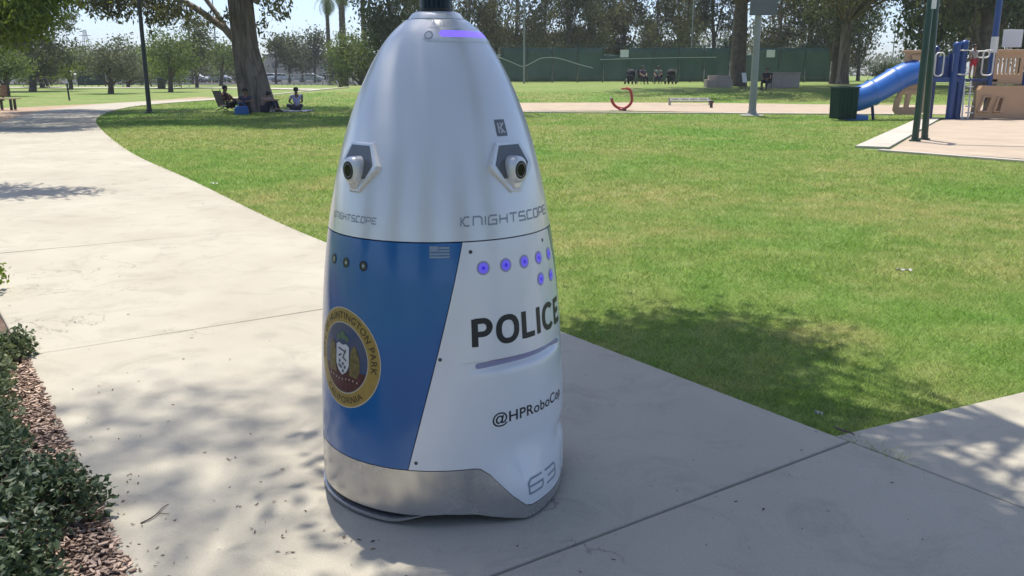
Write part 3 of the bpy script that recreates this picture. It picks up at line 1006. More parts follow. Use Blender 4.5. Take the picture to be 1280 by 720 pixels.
    for sx in (-1, 1):
        pg = [(sx * x, y) for x, y in ((.034, -.052), (.072, -.055), (.084, -.02), (.078, .02), (.062, .05), (.044, .038), (.036, .0))]
        V_, F_ = slice2d(pg, [tuple(range(len(pg)))], .012)
        decal('seal_drape', V_, F_, AZS, ZS, ol, seal, off=.0029)
    for x_, y_, r_ in ((0, .074, .014), (-.022, .066, .010), (.022, .066, .010)):
        V_, F_ = disc2d(r_, 14, x_, y_)
        decal('seal_crest', V_, F_, AZS, ZS, pm('seal_green', (0.10, 0.17, 0.10), 0.4), seal, off=.0029)
    pg = [(-.034, .040), (-.02, .048), (0, .043), (.02, .048), (.034, .040), (.034, -.02), (.022, -.042), (0, -.056), (-.022, -.042), (-.034, -.02)]
    V_, F_ = slice2d(pg, [tuple(range(len(pg)))], .012)
    sh = decal('shield', V_, F_, AZS, ZS, pm('shield_white', (0.62, 0.62, 0.62), 0.4), seal, off=.0034)
    gm = pm('shield_mark', (0.10, 0.10, 0.12), 0.4)
    V_, F_ = strokes2d([[(-.022, .03), (.02, .022)], [(.018, .030), (.004, .002), (.022, -.006)], [(-.02, .004), (-.004, .012)]], .006)
    decal('shield_mark', V_, F_, AZS, ZS, gm, seal, off=.0040)
    for x_, y_ in ((-.014, -.012), (.004, -.018), (-.006, -.030), (.014, -.028), (-.016, -.026), (.004, -.042)):
        V_, F_ = disc2d(.0058, 8, x_, y_)
        decal('shield_mark', V_, F_, AZS, ZS, gm, seal, off=.0040)
    for k in range(9):
        x_ = -.07 + k * .0175
        V_, F_ = disc2d(.0035, 8, x_, -.068 + .003 * math.cos(k))
        decal('seal_dot', V_, F_, AZS, ZS, pm('seal_dots', (0.45, 0.36, 0.30), 0.4), seal, off=.0029)
    def arctext(body, th_mid, span, rt, hgt_, top=True):
        V_, F_ = text2d(body, bold=.012, space=1.1)
        V_ = fit(V_, -.5, .5, -.5, .5)
        V_, F_ = slice2d(V_, F_, .03)
        if top:
            th = th_mid - V_[:, 0] * span; rad = rt + V_[:, 1] * hgt_
        else:
            th = th_mid + V_[:, 0] * span; rad = rt - V_[:, 1] * hgt_
        return np.stack([rad * np.cos(th), rad * np.sin(th)], 1), F_
    brown = pm('seal_ink', (0.07, 0.045, 0.02), 0.5)
    V_, F_ = arctext('CITY OF HUNTINGTON PARK', math.pi / 2, math.radians(206), .138, .023)
    decal('lettering', V_, F_, AZS, ZS, brown, seal, off=.0024)
    V_, F_ = arctext('CALIFORNIA', -math.pi / 2, math.radians(80), .138, .023, False)
    decal('lettering', V_, F_, AZS, ZS, brown, seal, off=.0024)
    return root
ROBOT = make_robot()

# ------------------------------------------------------------------ foliage helpers
def leaves(C, size, rng, droop=0.0, aspect=0.4, flat=0.0):
    """one small folded leaf face per centre; C (n,3)"""
    n = len(C)
    d = rng.normal(size=(n, 3))
    d[:, 2] = d[:, 2] * (1 - flat) - droop * 1.6
    d /= np.linalg.norm(d, axis=1)[:, None]
    r_ = rng.normal(size=(n, 3))
    u = np.cross(d, r_); u /= np.linalg.norm(u, axis=1)[:, None] + 1e-9
    nn = np.cross(d, u)
    L = size * rng.uniform(0.6, 1.3, n)[:, None]
    W = L * aspect * 0.5
    fold = W * 0.35
    a = C - d * L * 0.5
    b = C + d * L * 0.05 + u * W + nn * fold
    c = C + d * L * 0.5
    e = C + d * L * 0.05 - u * W + nn * fold
    V = np.stack([a, b, c, e], 1).reshape(-1, 3)
    Fq = np.arange(4 * n).reshape(n, 4)
    return V, Fq

def crown_pts(clumps, rng, subs, per, spread):
    """leaf centres: ellipsoid clumps -> sub clumps near the shell -> leaves round each"""
    out = []
    for (cx, cy, cz, rx, ry, rz) in clumps:
        k = max(3, int(subs))
        d = rng.normal(size=(k, 3)); d /= np.linalg.norm(d, axis=1)[:, None]
        rad = rng.uniform(0.35, 1.0, k) ** 0.6
        cen = np.array([cx, cy, cz]) + d * rad[:, None] * np.array([rx, ry, rz])
        sp = spread * rng.uniform(0.6, 1.3, k)
        nn_ = np.maximum(4, (per * rng.uniform(0.5, 1.5, k)).astype(int))
        for c, s_, m in zip(cen, sp, nn_):
            out.append(c + rng.normal(size=(m, 3)) * s_ * np.array([1, 1, 0.75]))
    return np.vstack(out)

def limb(mb, a, b, r0, r1, rng, n=6, sag=0.12, sides=7):
    a, b = Vector(a), Vector(b)
    L = (b - a).length
    off = Vector(rng.normal(size=3)) * L * sag * 0.5
    pts, rad = [], []
    for i in range(n):
        t = i / (n - 1)
        p = a.lerp(b, t) + off * math.sin(math.pi * t) + Vector((0, 0, 1)) * L * sag * math.sin(math.pi * t)
        pts.append(p); rad.append(r0 + (r1 - r0) * t)
    mb.tube(pts, rad, sides)

def tree(name, label, loc, trunk, clumps, lmat, bmat, leaf=0.3, subs=14, per=45, spread=0.5, seed=1, droop=0.2, aspect=0.5,
         group=None, sides=10, limbs=(), cat='tree', extra=None, limb_r=0.35, limb_min=0.3):
    rng = np.random.default_rng(seed)
    root = thing(name, label, cat, loc, 0, group)
    mb = MB()
    tp = spline([t[:3] for t in trunk], max(6, 3 * len(trunk)))
    tr = spline([(t[3], 0) for t in trunk], max(6, 3 * len(trunk)))[:, 0]
    mb.tube([tuple(p) for p in tp], list(np.maximum(tr, .01)), sides)
    for (a, b, r0, r1) in limbs:
        limb(mb, a, b, r0, r1, rng)
    zt = trunk[-1][2]
    for c in clumps:
        f = min(0.97, max(limb_min, (c[2] - 0.5 * c[5]) / max(zt, .1) * 0.75))
        i = int(f * (len(tp) - 1))
        limb(mb, tp[i], (c[0], c[1], c[2]), tr[i] * limb_r + .02, 0.02 + .01 * leaf, rng, sides=5)
    mb.build('trunk', bmat, root, smooth=60)
    C = crown_pts(clumps, rng, subs, per, spread)
    if extra is not None: C = np.vstack([C, extra])
    V, Fq = leaves(C, leaf, rng, droop, aspect)
    link('crown', np_mesh('crown', V, Fq), lmat, root)
    return root

LM_OLIVE = leafmat('leaf_olive', (0.06, 0.072, 0.03), (0.18, 0.19, 0.09))
LM_DARK = leafmat('leaf_dark', (0.04, 0.058, 0.022), (0.115, 0.14, 0.055))
LM_MID = leafmat('leaf_mid', (0.075, 0.12, 0.03), (0.185, 0.235, 0.08))
LM_BRIGHT = leafmat('leaf_bright', (0.10, 0.16, 0.025), (0.22, 0.30, 0.06), tr=0.45)
LM_GREY = leafmat('leaf_grey', (0.075, 0.095, 0.055), (0.19, 0.21, 0.125))
LM_SHADE = leafmat('leaf_shade', (0.03, 0.05, 0.014), (0.07, 0.10, 0.035), tr=0.3)

# ------------------------------------------------------------------ shade tree over the path (its crown hangs above the picture)
def shade_tree():
    rng = np.random.default_rng(21)
    loc = (4.6, -0.6, 0)
    root = thing('shade_tree', 'broad leafy tree whose low crown shades the concrete path junction', 'tree', loc)
    poly = [gp(706, 402), gp(800, 386), gp(890, 392), gp(950, 420), gp(1000, 462), gp(985, 515), gp(1035, 552), gp(1100, 605), gp(1290, 690), (2.3, 2.0), (2.6, 1.2), (0.35, 1.2), (0.3, 2.2), (0.0, 2.5), (-0.1, 3.0), (0.2, 4.0)]
    def inside(x, y):
        r_ = False
        for i in range(len(poly)):
            (x1, y1), (x2, y2) = poly[i], poly[i - 1]
            if (y1 > y) != (y2 > y) and x < (x2 - x1) * (y - y1) / (y2 - y1) + x1: r_ = not r_
        return r_
    tgt = []
    while len(tgt) < 250:
        x, y = rng.uniform(-.8, 3.8), rng.uniform(1.0, 6.5)
        if inside(x, y) and (y < 2.91 / .567 * 0 + (2.95 - .824 * x) / .567 or rng.random() < .3): tgt.append((x, y, 1.0))
    # thinner outlying sprays: broken shade left of the robot and on the cross path
    for px, py, k in ((100, 552, .7), (165, 548, .6), (240, 538, .35), (320, 520, .4), (385, 512, .5), (130, 585, .6), (120, 630, .4),
                      (150, 735, .5), (230, 755, .4), (1262, 560, .35)):
        x, y = gp(px, py); tgt.append((x, y, k))
    C = []
    mb = MB()
    hub = Vector((-1.0, 2.2, 4.2))
    mb.tube([(0, 0, -0.1), (-.05, .1, 1.2), (-.25, .5, 2.6), (-.6, 1.2, 3.7)], [.26, .22, .19, .15], 12)
    hubs = []
    for q in ((-4.6, 2.6, 5.2), (-4.6, 4.6, 5.6), (-2.8, 5.6, 5.6), (-3.2, 3.3, 5.0), (-1.6, 3.6, 5.3), (-2.6, .8, 5.0), (-.6, 4.3, 5.2), (-6.2, 6.2, 13.6), (-3.5, 5.6, 13.4)):
        limb(mb, (-.6, 1.2, 3.7), q, .11, .035, rng, sag=.05)
        hubs.append(Vector(q))
    for x, y, k in tgt:
        z = rng.uniform(4.6, 6.6) if k == 1 else rng.uniform(13.0, 16.0)
        t = z / SUNV.z
        c = np.array([x + SUNV.x * t - loc[0], y + SUNV.y * t - loc[1], z])
        m = int((230 if k == 1 else 300) * k)
        C.append(c + rng.normal(size=(m, 3)) * (0.27 if k == 1 else .30 + .08 * k) * np.array([1, 1, .8]))
        hq = min(hubs, key=lambda h_: (h_ - Vector(c)).length)
        if rng.random() < .6: limb(mb, hq, tuple(c), .022, .006, rng, n=4, sides=4)
    mb.build('trunk', M_BARK, root, smooth=60)
    V, Fq = leaves(np.vstack(C), 0.105, rng, .25, .5)
    link('crown', np_mesh('crown', V, Fq), LM_SHADE, root)
shade_tree()

# tree left of the path: shadow on the slabs, crown above the picture
tree('path_side_tree', 'leafy tree left of the path whose spray shades one patch of concrete', (-9.6, 11.0, 0),
     [(0, 0, -.1, .2), (.1, .05, 1.5, .16), (.3, .1, 3.2, .12), (.8, .1, 4.4, .08)],
     [(0, .6, 5.2, 1.7, 1.7, 1.1), (1.6, .8, 4.6, 1.0, .9, .5), (2.9, .95, 4.3, .8, .75, .25), (3.7, .8, 4.1, .55, .4, .15)], LM_MID, M_BARK, leaf=.12, subs=26, per=60, spread=.22, seed=5)

# bright weeping tree at the left picture edge
tree('weeping_tree', 'bright yellow-green weeping tree hanging over the dirt at the bend', (-15.4, 23.5, 0),
     [(0, 0, -.1, .28), (.1, 0, 1.5, .22), (-.2, .1, 3.2, .17), (-.3, .1, 5.5, .08)],
     [(.0, 0, 5.2, 2.6, 2.4, 1.3), (1.6, .2, 3.0, 1.0, .9, .55), (2.5, .3, 3.0, .7, .8, .45), (1.9, .2, 2.55, .7, .7, .35), (3.1, .4, 3.3, .6, .8, .35), (3.5, .4, 3.75, .7, .8, .3), (2.9, .3, 2.75, .4, .5, .25), (.6, .2, 3.0, 1.0, 1.0, .8), (3.3, .4, 4.4, .9, .9, .5), (-1.5, .2, 3.2, 1.0, 1.0, .8)],
     LM_BRIGHT, M_BARK, leaf=.17, subs=34, per=60, spread=.26, seed=8, droop=.7, aspect=.32)

# ------------------------------------------------------------------ big eucalyptus with the picnic group
def big_eucalyptus():
    x, y = gp(318, 138.5)
    loc = (x, y, 0)
    rng = np.random.default_rng(31)
    root = thing('eucalyptus_tree', 'massive old eucalyptus with flared trunk and the picnic group at its foot', 'tree', loc)
    mb = MB()
    # flared, slightly twisted trunk
    rows = [(-.1, .84, .10), (.15, .72, .06), (.5, .66, .03), (1.0, .60, -.04), (1.7, .53, -.14), (2.4, .46, -.20), (3.0, .445, -.22), (4.4, .43, -.26), (6.5, .38, -.3), (9, .3, .0)]
    n = 26
    vv, ff = [], []
    for z, r_, dx in rows:
        for k in range(n):
            a = 2 * math.pi * k / n
            q = 1 + .09 * math.sin(5 * a + z * .5) + .05 * math.sin(9 * a + 2) + (.06 * math.cos(a) if z < 2 else 0)
            vv.append((dx + r_ * q * math.cos(a), r_ * q * math.sin(a), z))
    for i in range(len(rows) - 1):
        for k in range(n):
            ff.append((i * n + k, i * n + (k + 1) % n, (i + 1) * n + (k + 1) % n, (i + 1) * n + k))
    mb.add(vv, ff)
    mb.build('trunk', M_EUC, root, smooth=60)
    lb = MB()
    zz_ = [zat(q, y) for q in (0, 20, 38)]
    lb.tube([(-.35, 0, 2.4), (-.9, .0, 3.05), (-1.9, .1, 3.75), (-3.2, .2, 4.5), (-5.2, .2, 5.4), (-7.0, .3, 5.9)], [.17, .14, .12, .10, .07, .03], 9)
    lb.tube([(-.8, .0, 2.95), (-1.3, .2, 3.7), (-2.0, .4, 4.6), (-2.8, .8, 6.0)], [.11, .09, .075, .05], 8)
    lb.tube([(.3, 0, 4.0), (1.0, -.2, 5.0), (2.6, -.2, 6.2), (4.0, 0, 7.0)], [.15, .12, .08, .04], 8)
    for q in ((-6, -2, 7), (-4.5, 3, 8), (-3, -4, 8.5), (1, 4, 9), (3, -3.5, 8), (5, 1.5, 8), (0, 0, 11)):
        limb(lb, (0, 0, 6.5), q, .14, .03, rng, sides=6)
    lb.build('limb', M_BARKP, root, smooth=60)
    clumps = [(-6.0, -1.0, 6.6, 2.2, 2.6, 1.0), (-4.2, 2.6, 7.8, 2.2, 2.2, 1.2), (-3, -4, 8.2, 2.4, 2.2, 1.1), (1, 4, 9, 2.4, 2.4, 1.2), (3, -3.5, 8, 2.2, 2.4, 1.1), (5, 1.2, 7.6, 2.0, 2.2, 1.2),
              (0, 0, 11, 3, 3, 1.6), (-3, -7, 8, 2.6, 2.2, 1.1), (3, -6.5, 8, 2.6, 2.2, 1.1), (-7, -5, 7, 2.2, 2.2, 1.0), (6.5, -6, 7.6, 2.2, 2.0, 1.0), (8, -1, 8, 2.2, 2.4, 1.0), (-7.5, 1.0, 5.8, 1.4, 1.6, .8), (.5, -5.5, 7.2, 2.2, 1.8, .8), (5.5, -3.0, 6.8, 1.8, 1.8, .8)]
    C = [crown_pts(clumps, rng, 70, 90, .45)]
    # hanging sprays seen below the picture's top edge
    def spray(px, py, w_, h_, m, dy=0.0):
        Yd = y + dy
        return np.stack([rng.normal(xat(px, Yd, 3.5) - x, w_, m), rng.normal(dy, .35, m), rng.normal(zat(py, Yd), h_, m)], 1)
    for px, py, w_, h_, m in ((100, 4, .3, .1, 60), (122, 8, .32, .22, 170), (140, 6, .4, .25, 210), (150, 16, .22, .2, 90), (182, 4, .4, .22, 200), (200, 12, .42, .26, 270), (212, 20, .28, .2, 160), (192, 22, .2, .25, 90),
                              (222, 8, .3, .22, 140), (338, 8, .25, .2, 90), (346, 3, .3, .15, 80), (350, 20, .16, .14, 46), (238, 22, .16, .16, 40), (264, 26, .22, .15, 50), (282, 20, .2, .12, 40),
                              (328, 32, .1, .22, 46), (118, 3, .5, .1, 110), (165, 1, .7, .12, 200)):
        C.append(spray(px, py, w_, h_, m, rng.uniform(-1.2, .8)))
    V, Fq = leaves(np.vstack(C), .24, rng, .75, .36)
    link('crown', np_mesh('crown', V, Fq), LM_OLIVE, root)
    return loc
EUC = big_eucalyptus()

# ------------------------------------------------------------------ background trees
def round_tree(px, Y, x0, x1, ytop, ybot, lmat, label, name='park_tree', seed=0, group=None, leaf=None, dens=1.0, bmat=M_BARK, droop=.2, n=9):
    """a crown between picture columns x0..x1 and rows ytop..ybot, standing at px"""
    loc = stand(px, Y)
    rng = np.random.default_rng(seed + 100)
    s_ = Y / F
    w_ = (x1 - x0) * s_ / 2
    cx = xat((x0 + x1) / 2, Y) - loc[0]
    zt, zb = zat(ytop, Y) - loc[2], zat(ybot, Y) - loc[2]
    hh = (zt - zb) / 2
    zc = (zt + zb) / 2
    cl = []
    for i in range(n):
        a = 2 * math.pi * i / n + rng.uniform(-.4, .4)
        u = rng.uniform(-.62, .68)
        rad = .62 * math.sqrt(max(.1, 1 - u * u))
        cl.append((cx + w_ * rad * math.cos(a), w_ * rad * math.sin(a), zc + hh * u, w_ * rng.uniform(.42, .6), w_ * .5, hh * rng.uniform(.38, .55)))
    cl.append((cx, 0, zc + hh * .3, w_ * .5, w_ * .5, hh * .55))
    lf = leaf or max(.18, 3.6 * s_)
    vol = 4 * w_ * hh
    per = max(12, int(dens * 17.0 * vol / (lf * lf) / (len(cl) * 16)))
    return tree(name, label, loc, [(0, 0, -.15, .05 * w_ + .12), (.03 * w_, 0, zb * .6 + .2, .04 * w_ + .09), (cx * .6, 0, zc, .03 * w_ + .05), (cx, 0, zc + hh * .6, .03)],
                cl, lmat, bmat, leaf=lf, subs=16, per=per, spread=lf * 1.5, seed=seed, droop=droop, group=group)

G_L = 'park trees along the left horizon'
round_tree(40, 74, -20, 98, 4, 96, LM_DARK, 'large dark dense tree behind the bench', seed=1, dens=1.3, n=12)
round_tree(8, 58, -26, 40, 56, 106, LM_MID, 'low green tree with dark trunk behind the bench', seed=2)
round_tree(52, 92, 26, 82, 68, 105, LM_GREY, 'small grey-green tree in front of the large dark tree', seed=3)
round_tree(88, 84, 60, 114, 61, 103, LM_BRIGHT, 'light green young tree beside the white canopies', seed=4)
round_tree(138, 66, 102, 180, 50, 104, LM_GREY, 'wide grey-green tree on the sunny lawn by the low fence', seed=5, n=11)
round_tree(160, 96, 148, 198, 58, 104, LM_GREY, 'grey-green tree partly behind the dark lamp post', seed=6)
round_tree(204, 88, 182, 234, 58, 103, LM_BRIGHT, 'small bright green tree right of the dark lamp post', seed=7)
round_tree(213, 72, 188, 248, 34, 92, LM_MID, 'tall thin-stemmed green tree above the bright green tree', seed=8, dens=.8)
round_tree(246, 92, 228, 268, 18, 90, LM_DARK, 'narrow dark tree between lamp post and eucalyptus', seed=9, dens=.9)
round_tree(276, 110, 250, 314, 52, 98, LM_MID, 'green tree left of the big eucalyptus trunk', seed=10)
round_tree(345, 128, 338, 366, 42, 80, LM_DARK, 'scraggly dark tree before the beige building', seed=11, dens=.55)
round_tree(362, 132, 354, 378, 40, 86, LM_DARK, 'thin scraggly dark tree right before the beige building', seed=12, dens=.5)
round_tree(394, 140, 381, 408, 40, 84, LM_DARK, 'loose dark tree between building and palms', seed=13, dens=.6)
round_tree(378, 150, 366, 392, 60, 88, LM_GREY, 'low grey tree beside the beige building', seed=14)
round_tree(450, 80, 414, 484, 38, 106, LM_MID, 'rounded bushy green tree growing below the tall palms', name='bushy_tree', seed=15, dens=1.2, n=14)
round_tree(425, 90, 412, 440, 60, 102, LM_DARK, 'small dark shrubby tree at the palm trunks', name='bushy_tree', seed=16)

for i, (px, Y, x0, x1, yt, yb, mt, lab) in enumerate([
        (64, 128, 30, 104, 56, 106, LM_GREY, 'wide hazy tree far behind the large dark tree'), (122, 135, 92, 158, 58, 106, LM_GREY, 'hazy grey-green tree far behind the chain-link fence'),
        (176, 140, 140, 214, 56, 106, LM_MID, 'broad green tree far behind the dark lamp post'), (222, 132, 196, 262, 52, 104, LM_GREY, 'broad hazy tree behind the parked silver car'),
        (296, 140, 256, 330, 62, 102, LM_MID, 'low broad tree behind the eucalyptus trunk'), (8, 120, -30, 50, 46, 106, LM_MID, 'broad green tree beyond the low tree at the bench')]):
    round_tree(px, Y, x0, x1, yt, yb, mt, lab, seed=60 + i, n=14, dens=.8)
GR = 'eucalyptus grove behind the green court fence'
GLAB = 'tall olive eucalyptus in the grove behind the green court fence'
def grove_tree(px, Y, trunk_px, mat, seed, bmat=M_EUC, hgt_=15.0, label=GLAB, group=GR, low=3.2, wid=4.0, dens=1.0, lean=0.0, name='eucalyptus_tree', limb_min=.3, cyo=0.0):
    loc = stand(px, Y)
    rng = np.random.default_rng(seed + 500)
    r_ = trunk_px * Y / F / 2
    tr_ = [(0, 0, -.2, r_ * 1.35), (lean * .1, 0, .8, r_), (lean * .4, .1, hgt_ * .3, r_ * .85), (lean, .2, hgt_ * .6, r_ * .6), (lean * 1.3, 0, hgt_ * .9, r_ * .25)]
    cl = []
    for i in range(int(13 * dens) + 4):
        a = rng.uniform(0, 2 * math.pi)
        z = low + (hgt_ - low) * rng.uniform(0, 1) ** 1.25
        rad = wid * rng.uniform(.25, .95)
        cl.append((lean * z / hgt_ + rad * math.cos(a), rad * math.sin(a) * .7 + cyo, z, rng.uniform(.8, 1.5), rng.uniform(.8, 1.4), rng.uniform(.8, 1.6)))
    return tree(name, label, loc, tr_, cl, mat, bmat, leaf=.34, subs=12, per=30, spread=.46, seed=seed, droop=.8, aspect=.42, group=group, limb_r=.22, limb_min=limb_min)
for i, (px, Y, tp, mt, lo, wd, dn, bm_) in enumerate([
        (492, 74, 7, LM_DARK, 1.6, 2.6, 1.5, M_BARK), (530, 92, 6, LM_OLIVE, 2.5, 3.4, 1.1, M_EUC), (585, 90, 6, LM_OLIVE, 3.2, 3.0, .9, M_BARKP), (622, 96, 7, LM_DARK, 3.2, 3.4, 1.3, M_BARK),
        (645, 88, 6, LM_OLIVE, 3.0, 3.4, 1.1, M_EUC), (682, 98, 5, LM_OLIVE, 3.0, 3.0, 1.2, M_BARKP), (714, 92, 8, LM_DARK, 3.0, 3.4, 1.2, M_EUC), (738, 104, 6, LM_OLIVE, 2.6, 2.6, 1.2, M_BARKP),
        (782, 96, 8, LM_DARK, 2.8, 2.8, 1.5, M_BARK), (820, 90, 6, LM_OLIVE, 2.8, 3.2, 1.2, M_EUC), (852, 102, 6, LM_OLIVE, 2.8, 3.2, 1.3, M_BARKP), (892, 94, 7, LM_DARK, 2.8, 3.0, 1.4, M_BARK),
        (972, 90, 6, LM_OLIVE, 2.8, 3.2, 1.2, M_BARKP), (1008, 98, 8, LM_OLIVE, 2.8, 3.2, 1.3, M_BARKP), (1030, 88, 6, LM_DARK, 2.6, 2.6, 1.3, M_EUC), (1072, 96, 7, LM_OLIVE, 2.6, 2.2, 1.3, M_EUC)]):
    lab_ = {('leaf_dark', 'bark_dark'): 'dark-leaved, dark-trunked tree in the grove behind the green court fence', ('leaf_dark', 'bark_smooth'): 'dark-leaved eucalyptus with streaked trunk behind the green court fence',
            ('leaf_olive', 'bark_smooth'): 'olive-leaved eucalyptus with streaked trunk behind the green court fence', ('leaf_olive', 'bark_pale'): 'olive-leaved eucalyptus with pale bare trunk behind the green court fence'}[(mt.name, bm_.name)]
    grove_tree(px, Y, tp * .62, mt, 40 + i, bm_, low=lo - .6, wid=wd * 1.1, dens=dn * 1.35, label=lab_, lean=random.uniform(-.8, .8))
grove_tree(921, 58, 20, LM_DARK, 70, M_BARK, hgt_=13, label='thick dark-trunked eucalyptus standing between the two concrete blocks', group=None, low=7.6, wid=10.0, dens=5.5, limb_min=.62, cyo=-5.5)
grove_tree(1052, 66, 14, LM_OLIVE, 71, M_EUC, hgt_=14, label='eucalyptus with bare pinkish trunk behind the green trash can', group=None, low=6.0, wid=8.0, dens=4.0, limb_min=.5, cyo=-6.0)
grove_tree(1041, 68, 9, LM_DARK, 72, M_BARK, hgt_=12, label='slimmer dark-trunked eucalyptus close beside the pinkish trunk', group=None, low=4.0, wid=2.5, dens=.9)
grove_tree(1160, 60, 8, LM_MID, 73, M_BARK, hgt_=12, label='leafy green tree behind the blue slide platform', group=None, low=2.6, wid=2.2, dens=1.5, name='park_tree')
grove_tree(1196, 72, 8, LM_DARK, 74, M_BARK, hgt_=13, label='dark leafy tree behind the play structure posts', group=None, low=2.4, wid=2.8, dens=1.6, name='park_tree')
grove_tree(1228, 52, 26, LM_DARK, 75, M_BARK, hgt_=13, label='thick dark-trunked tree behind the tan baluster panel', group=None, low=4.2, wid=3.0, dens=1.5, name='park_tree')
grove_tree(1272, 62, 9, LM_OLIVE, 76, M_BARK, hgt_=13, label='olive-leaved tree behind the white board', group=None, low=2.4, wid=3.2, dens=1.5, name='park_tree')
grove_tree(1320, 58, 10, LM_DARK, 77, M_BARK, hgt_=13, label='dark tree right of the play structure', group=None, low=2.4, wid=3.0, dens=1.4, name='park_tree')
round_tree(1112, 92, 1096, 1132, 78, 100, LM_MID, 'low green bush seen over the blue slide', name='bush', seed=30)

for i, (x, y) in enumerate([(-14, -12), (-3, -18), (8, -15), (18, -9), (-22, -3)]):  # unseen trees behind the camera, added to give the robot's shell reflections
    r_ = grove_tree(640, 20, 6, LM_MID if i % 2 else LM_DARK, 90 + i, M_BARK, hgt_=10, label='unseen leafy tree behind the camera, added for the robot shell to reflect', group='unseen trees added behind the camera for reflections', low=2.4, wid=3.2, dens=1.3, name='park_tree')
    r_.location = (x, y, 0)
# far wood closing the horizon
def far_wood():
    rng = np.random.default_rng(77)
    C = []
    for i in range(210):
        x = rng.uniform(-210, 230)
        if -42 < x < -20 and rng.random() < .75: continue
        yv = rng.uniform(265, 300)
        hh = rng.uniform(5, 9) * (2.0 if x > -5 else .8)
        if 100 < x < 132: hh *= .5
        m = 200
        C.append(np.stack([rng.normal(x, 2.6, m), rng.normal(yv, 2.6, m), rng.uniform(0, 1, m) ** .7 * hh], 1))
    V, Fq = leaves(np.vstack(C), 1.1, rng, .2, .6)
    tag(link('distant_trees', np_mesh('distant_trees', V, Fq), LM_GREY), 'far-off mass of grey-green trees closing the horizon', 'trees', kind='stuff')
far_wood()

# palms
def palm(px, Y, ytop, tw, label, seed, lean=0.0, fr=2.4):
    loc = stand(px, Y)
    rng = np.random.default_rng(seed)
    root = thing('palm_tree', label, 'palm', loc, 0, 'tall palms beyond the lawn')
    z1 = zat(ytop, Y) - loc[2]
    r_ = tw * Y / F / 2
    mb = MB()
    pts, rad = [], []
    for i in range(34):
        t = i / 33
        pts.append((lean * t * t, 0, -.2 + (z1 + .2) * t)); rad.append(r_ * (1.25 - .4 * t) * (1 + .09 * (i % 2)))
    mb.tube(pts, rad, 10)
    mb.build('trunk', M_BARK, root, smooth=70)
    V, Fc = [], []
    for k in range(34):
        a = rng.uniform(0, 2 * math.pi)
        el = rng.uniform(-.9, 1.1)
        L = fr * rng.uniform(.8, 1.15)
        d = Vector((math.cos(a), math.sin(a), 0))
        prev = Vector((lean, 0, z1))
        side = Vector((-math.sin(a), math.cos(a), 0))
        ang = el
        for i in range(9):
            stp = (d * math.cos(ang) + Vector((0, 0, 1)) * math.sin(ang)) * L / 9
            q = prev + stp
            ang -= .22
            for sg in (1, -1):
                wl = L * .24 * (1 - abs(i / 8 - .55) * .9)
                b = len(V)
                tip = prev + stp * 1.2 + side * sg * wl - Vector((0, 0, wl * .5))
                V += [tuple(prev), tuple(prev + stp * .5), tuple(tip)]
                Fc.append((b, b + 1, b + 2))
            b = len(V)
            V += [tuple(prev + side * .03), tuple(prev - side * .03), tuple(q)]
            Fc.append((b, b + 1, b + 2))
            prev = q
    link('crown', np_mesh('crown', V, Fc), LM_MID, root)
palm(413, 118, -3, 4.6, 'slender palm with its fan crown just above the roofs', 1)
palm(431, 112, -14, 7.5, 'thickest palm trunk of the three beyond the lawn', 2, fr=2.9)
palm(457, 116, -30, 5.5, 'tall palm rising directly behind the bushy green tree', 3)

# ------------------------------------------------------------------ posts, poles, fences
M_POLE = pm('dark_pole', (0.035, 0.042, 0.042), 0.5, var=.1, scale=5)
M_GREYP = pm('grey_pole', (0.27, 0.275, 0.27), 0.55, var=.08, scale=3)
M_GREEN = pm('green_steel', (0.008, 0.045, 0.032), 0.35, var=.1, scale=4, coat=.2)
M_GALV = pm('galvanised', (0.35, 0.36, 0.36), 0.45, metal=.5)
M_SCREEN = pm('wind_screen', (0.045, 0.10, 0.08), 0.8, col2=(0.085, 0.145, 0.12), scale=.35, bump=.3, bscale=2.5)
M_WHITE = pm('white_board', (0.68, 0.70, 0.71), 0.5)

def see_through(m, fac):
    t = m.node_tree; o = t.nodes['Material Output']; b = t.nodes['Principled BSDF']
    tr = t.nodes.new('ShaderNodeBsdfTransparent'); mx = t.nodes.new('ShaderNodeMixShader'); mx.inputs[0].default_value = fac
    t.links.new(b.outputs[0], mx.inputs[1]); t.links.new(tr.outputs[0], mx.inputs[2]); t.links.new(mx.outputs[0], o.inputs[0])
see_through(M_SCREEN, .14)
def pole(px, py, label, dia, hgt_, mat, name='lamp_post', plate=True, Y=None, cat='lamp post', head=None):
    if Y is None:
        x, y = gp(px, py); loc = (x, y, 0)
    else: loc = stand(px, Y)
    root = thing(name, label, cat, loc)
    mb = MB().tube([(0, 0, -.1), (0, 0, hgt_ * .5), (0, 0, hgt_)], [dia / 2, dia * .42, dia * .34], 16)
    mb.build('post', mat, root, smooth=50)
    if plate:
        MB().lathe([(dia * .95, 0), (dia * .95, .03), (dia * .62, .05), (dia * .58, .14)], 18).build('base', mat, root, smooth=40)
    if head: head(root, hgt_)
    return root
def lamp_head(root, z):
    o = MB().tube([(0, 0, z - .1), (.3, 0, z + .15), (1.1, 0, z + .25)], [.04, .04, .035], 8).build('arm', M_POLE, root, smooth=60)
    MB().box((1.35, 0, z + .23), (.6, .26, .12)).build('lamp_head', M_POLE, root, bevel=.03)
pole(187, 141, 'slim dark lamp post on the lawn beside the path bend', .17, 6.5, M_POLE, head=lamp_head)
def sign_head(root, z):
    MB().box((.12, -.16, 4.25), (.92, .05, 1.9)).build('back_panel', pm('panel_grey', (0.12, 0.13, 0.135), 0.5, var=.06, scale=2), root, bevel=.01)
    for q in (3.6, 4.8): MB().box((0, -.08, q), (.4, .12, .07)).build('bracket', M_GALV, root)
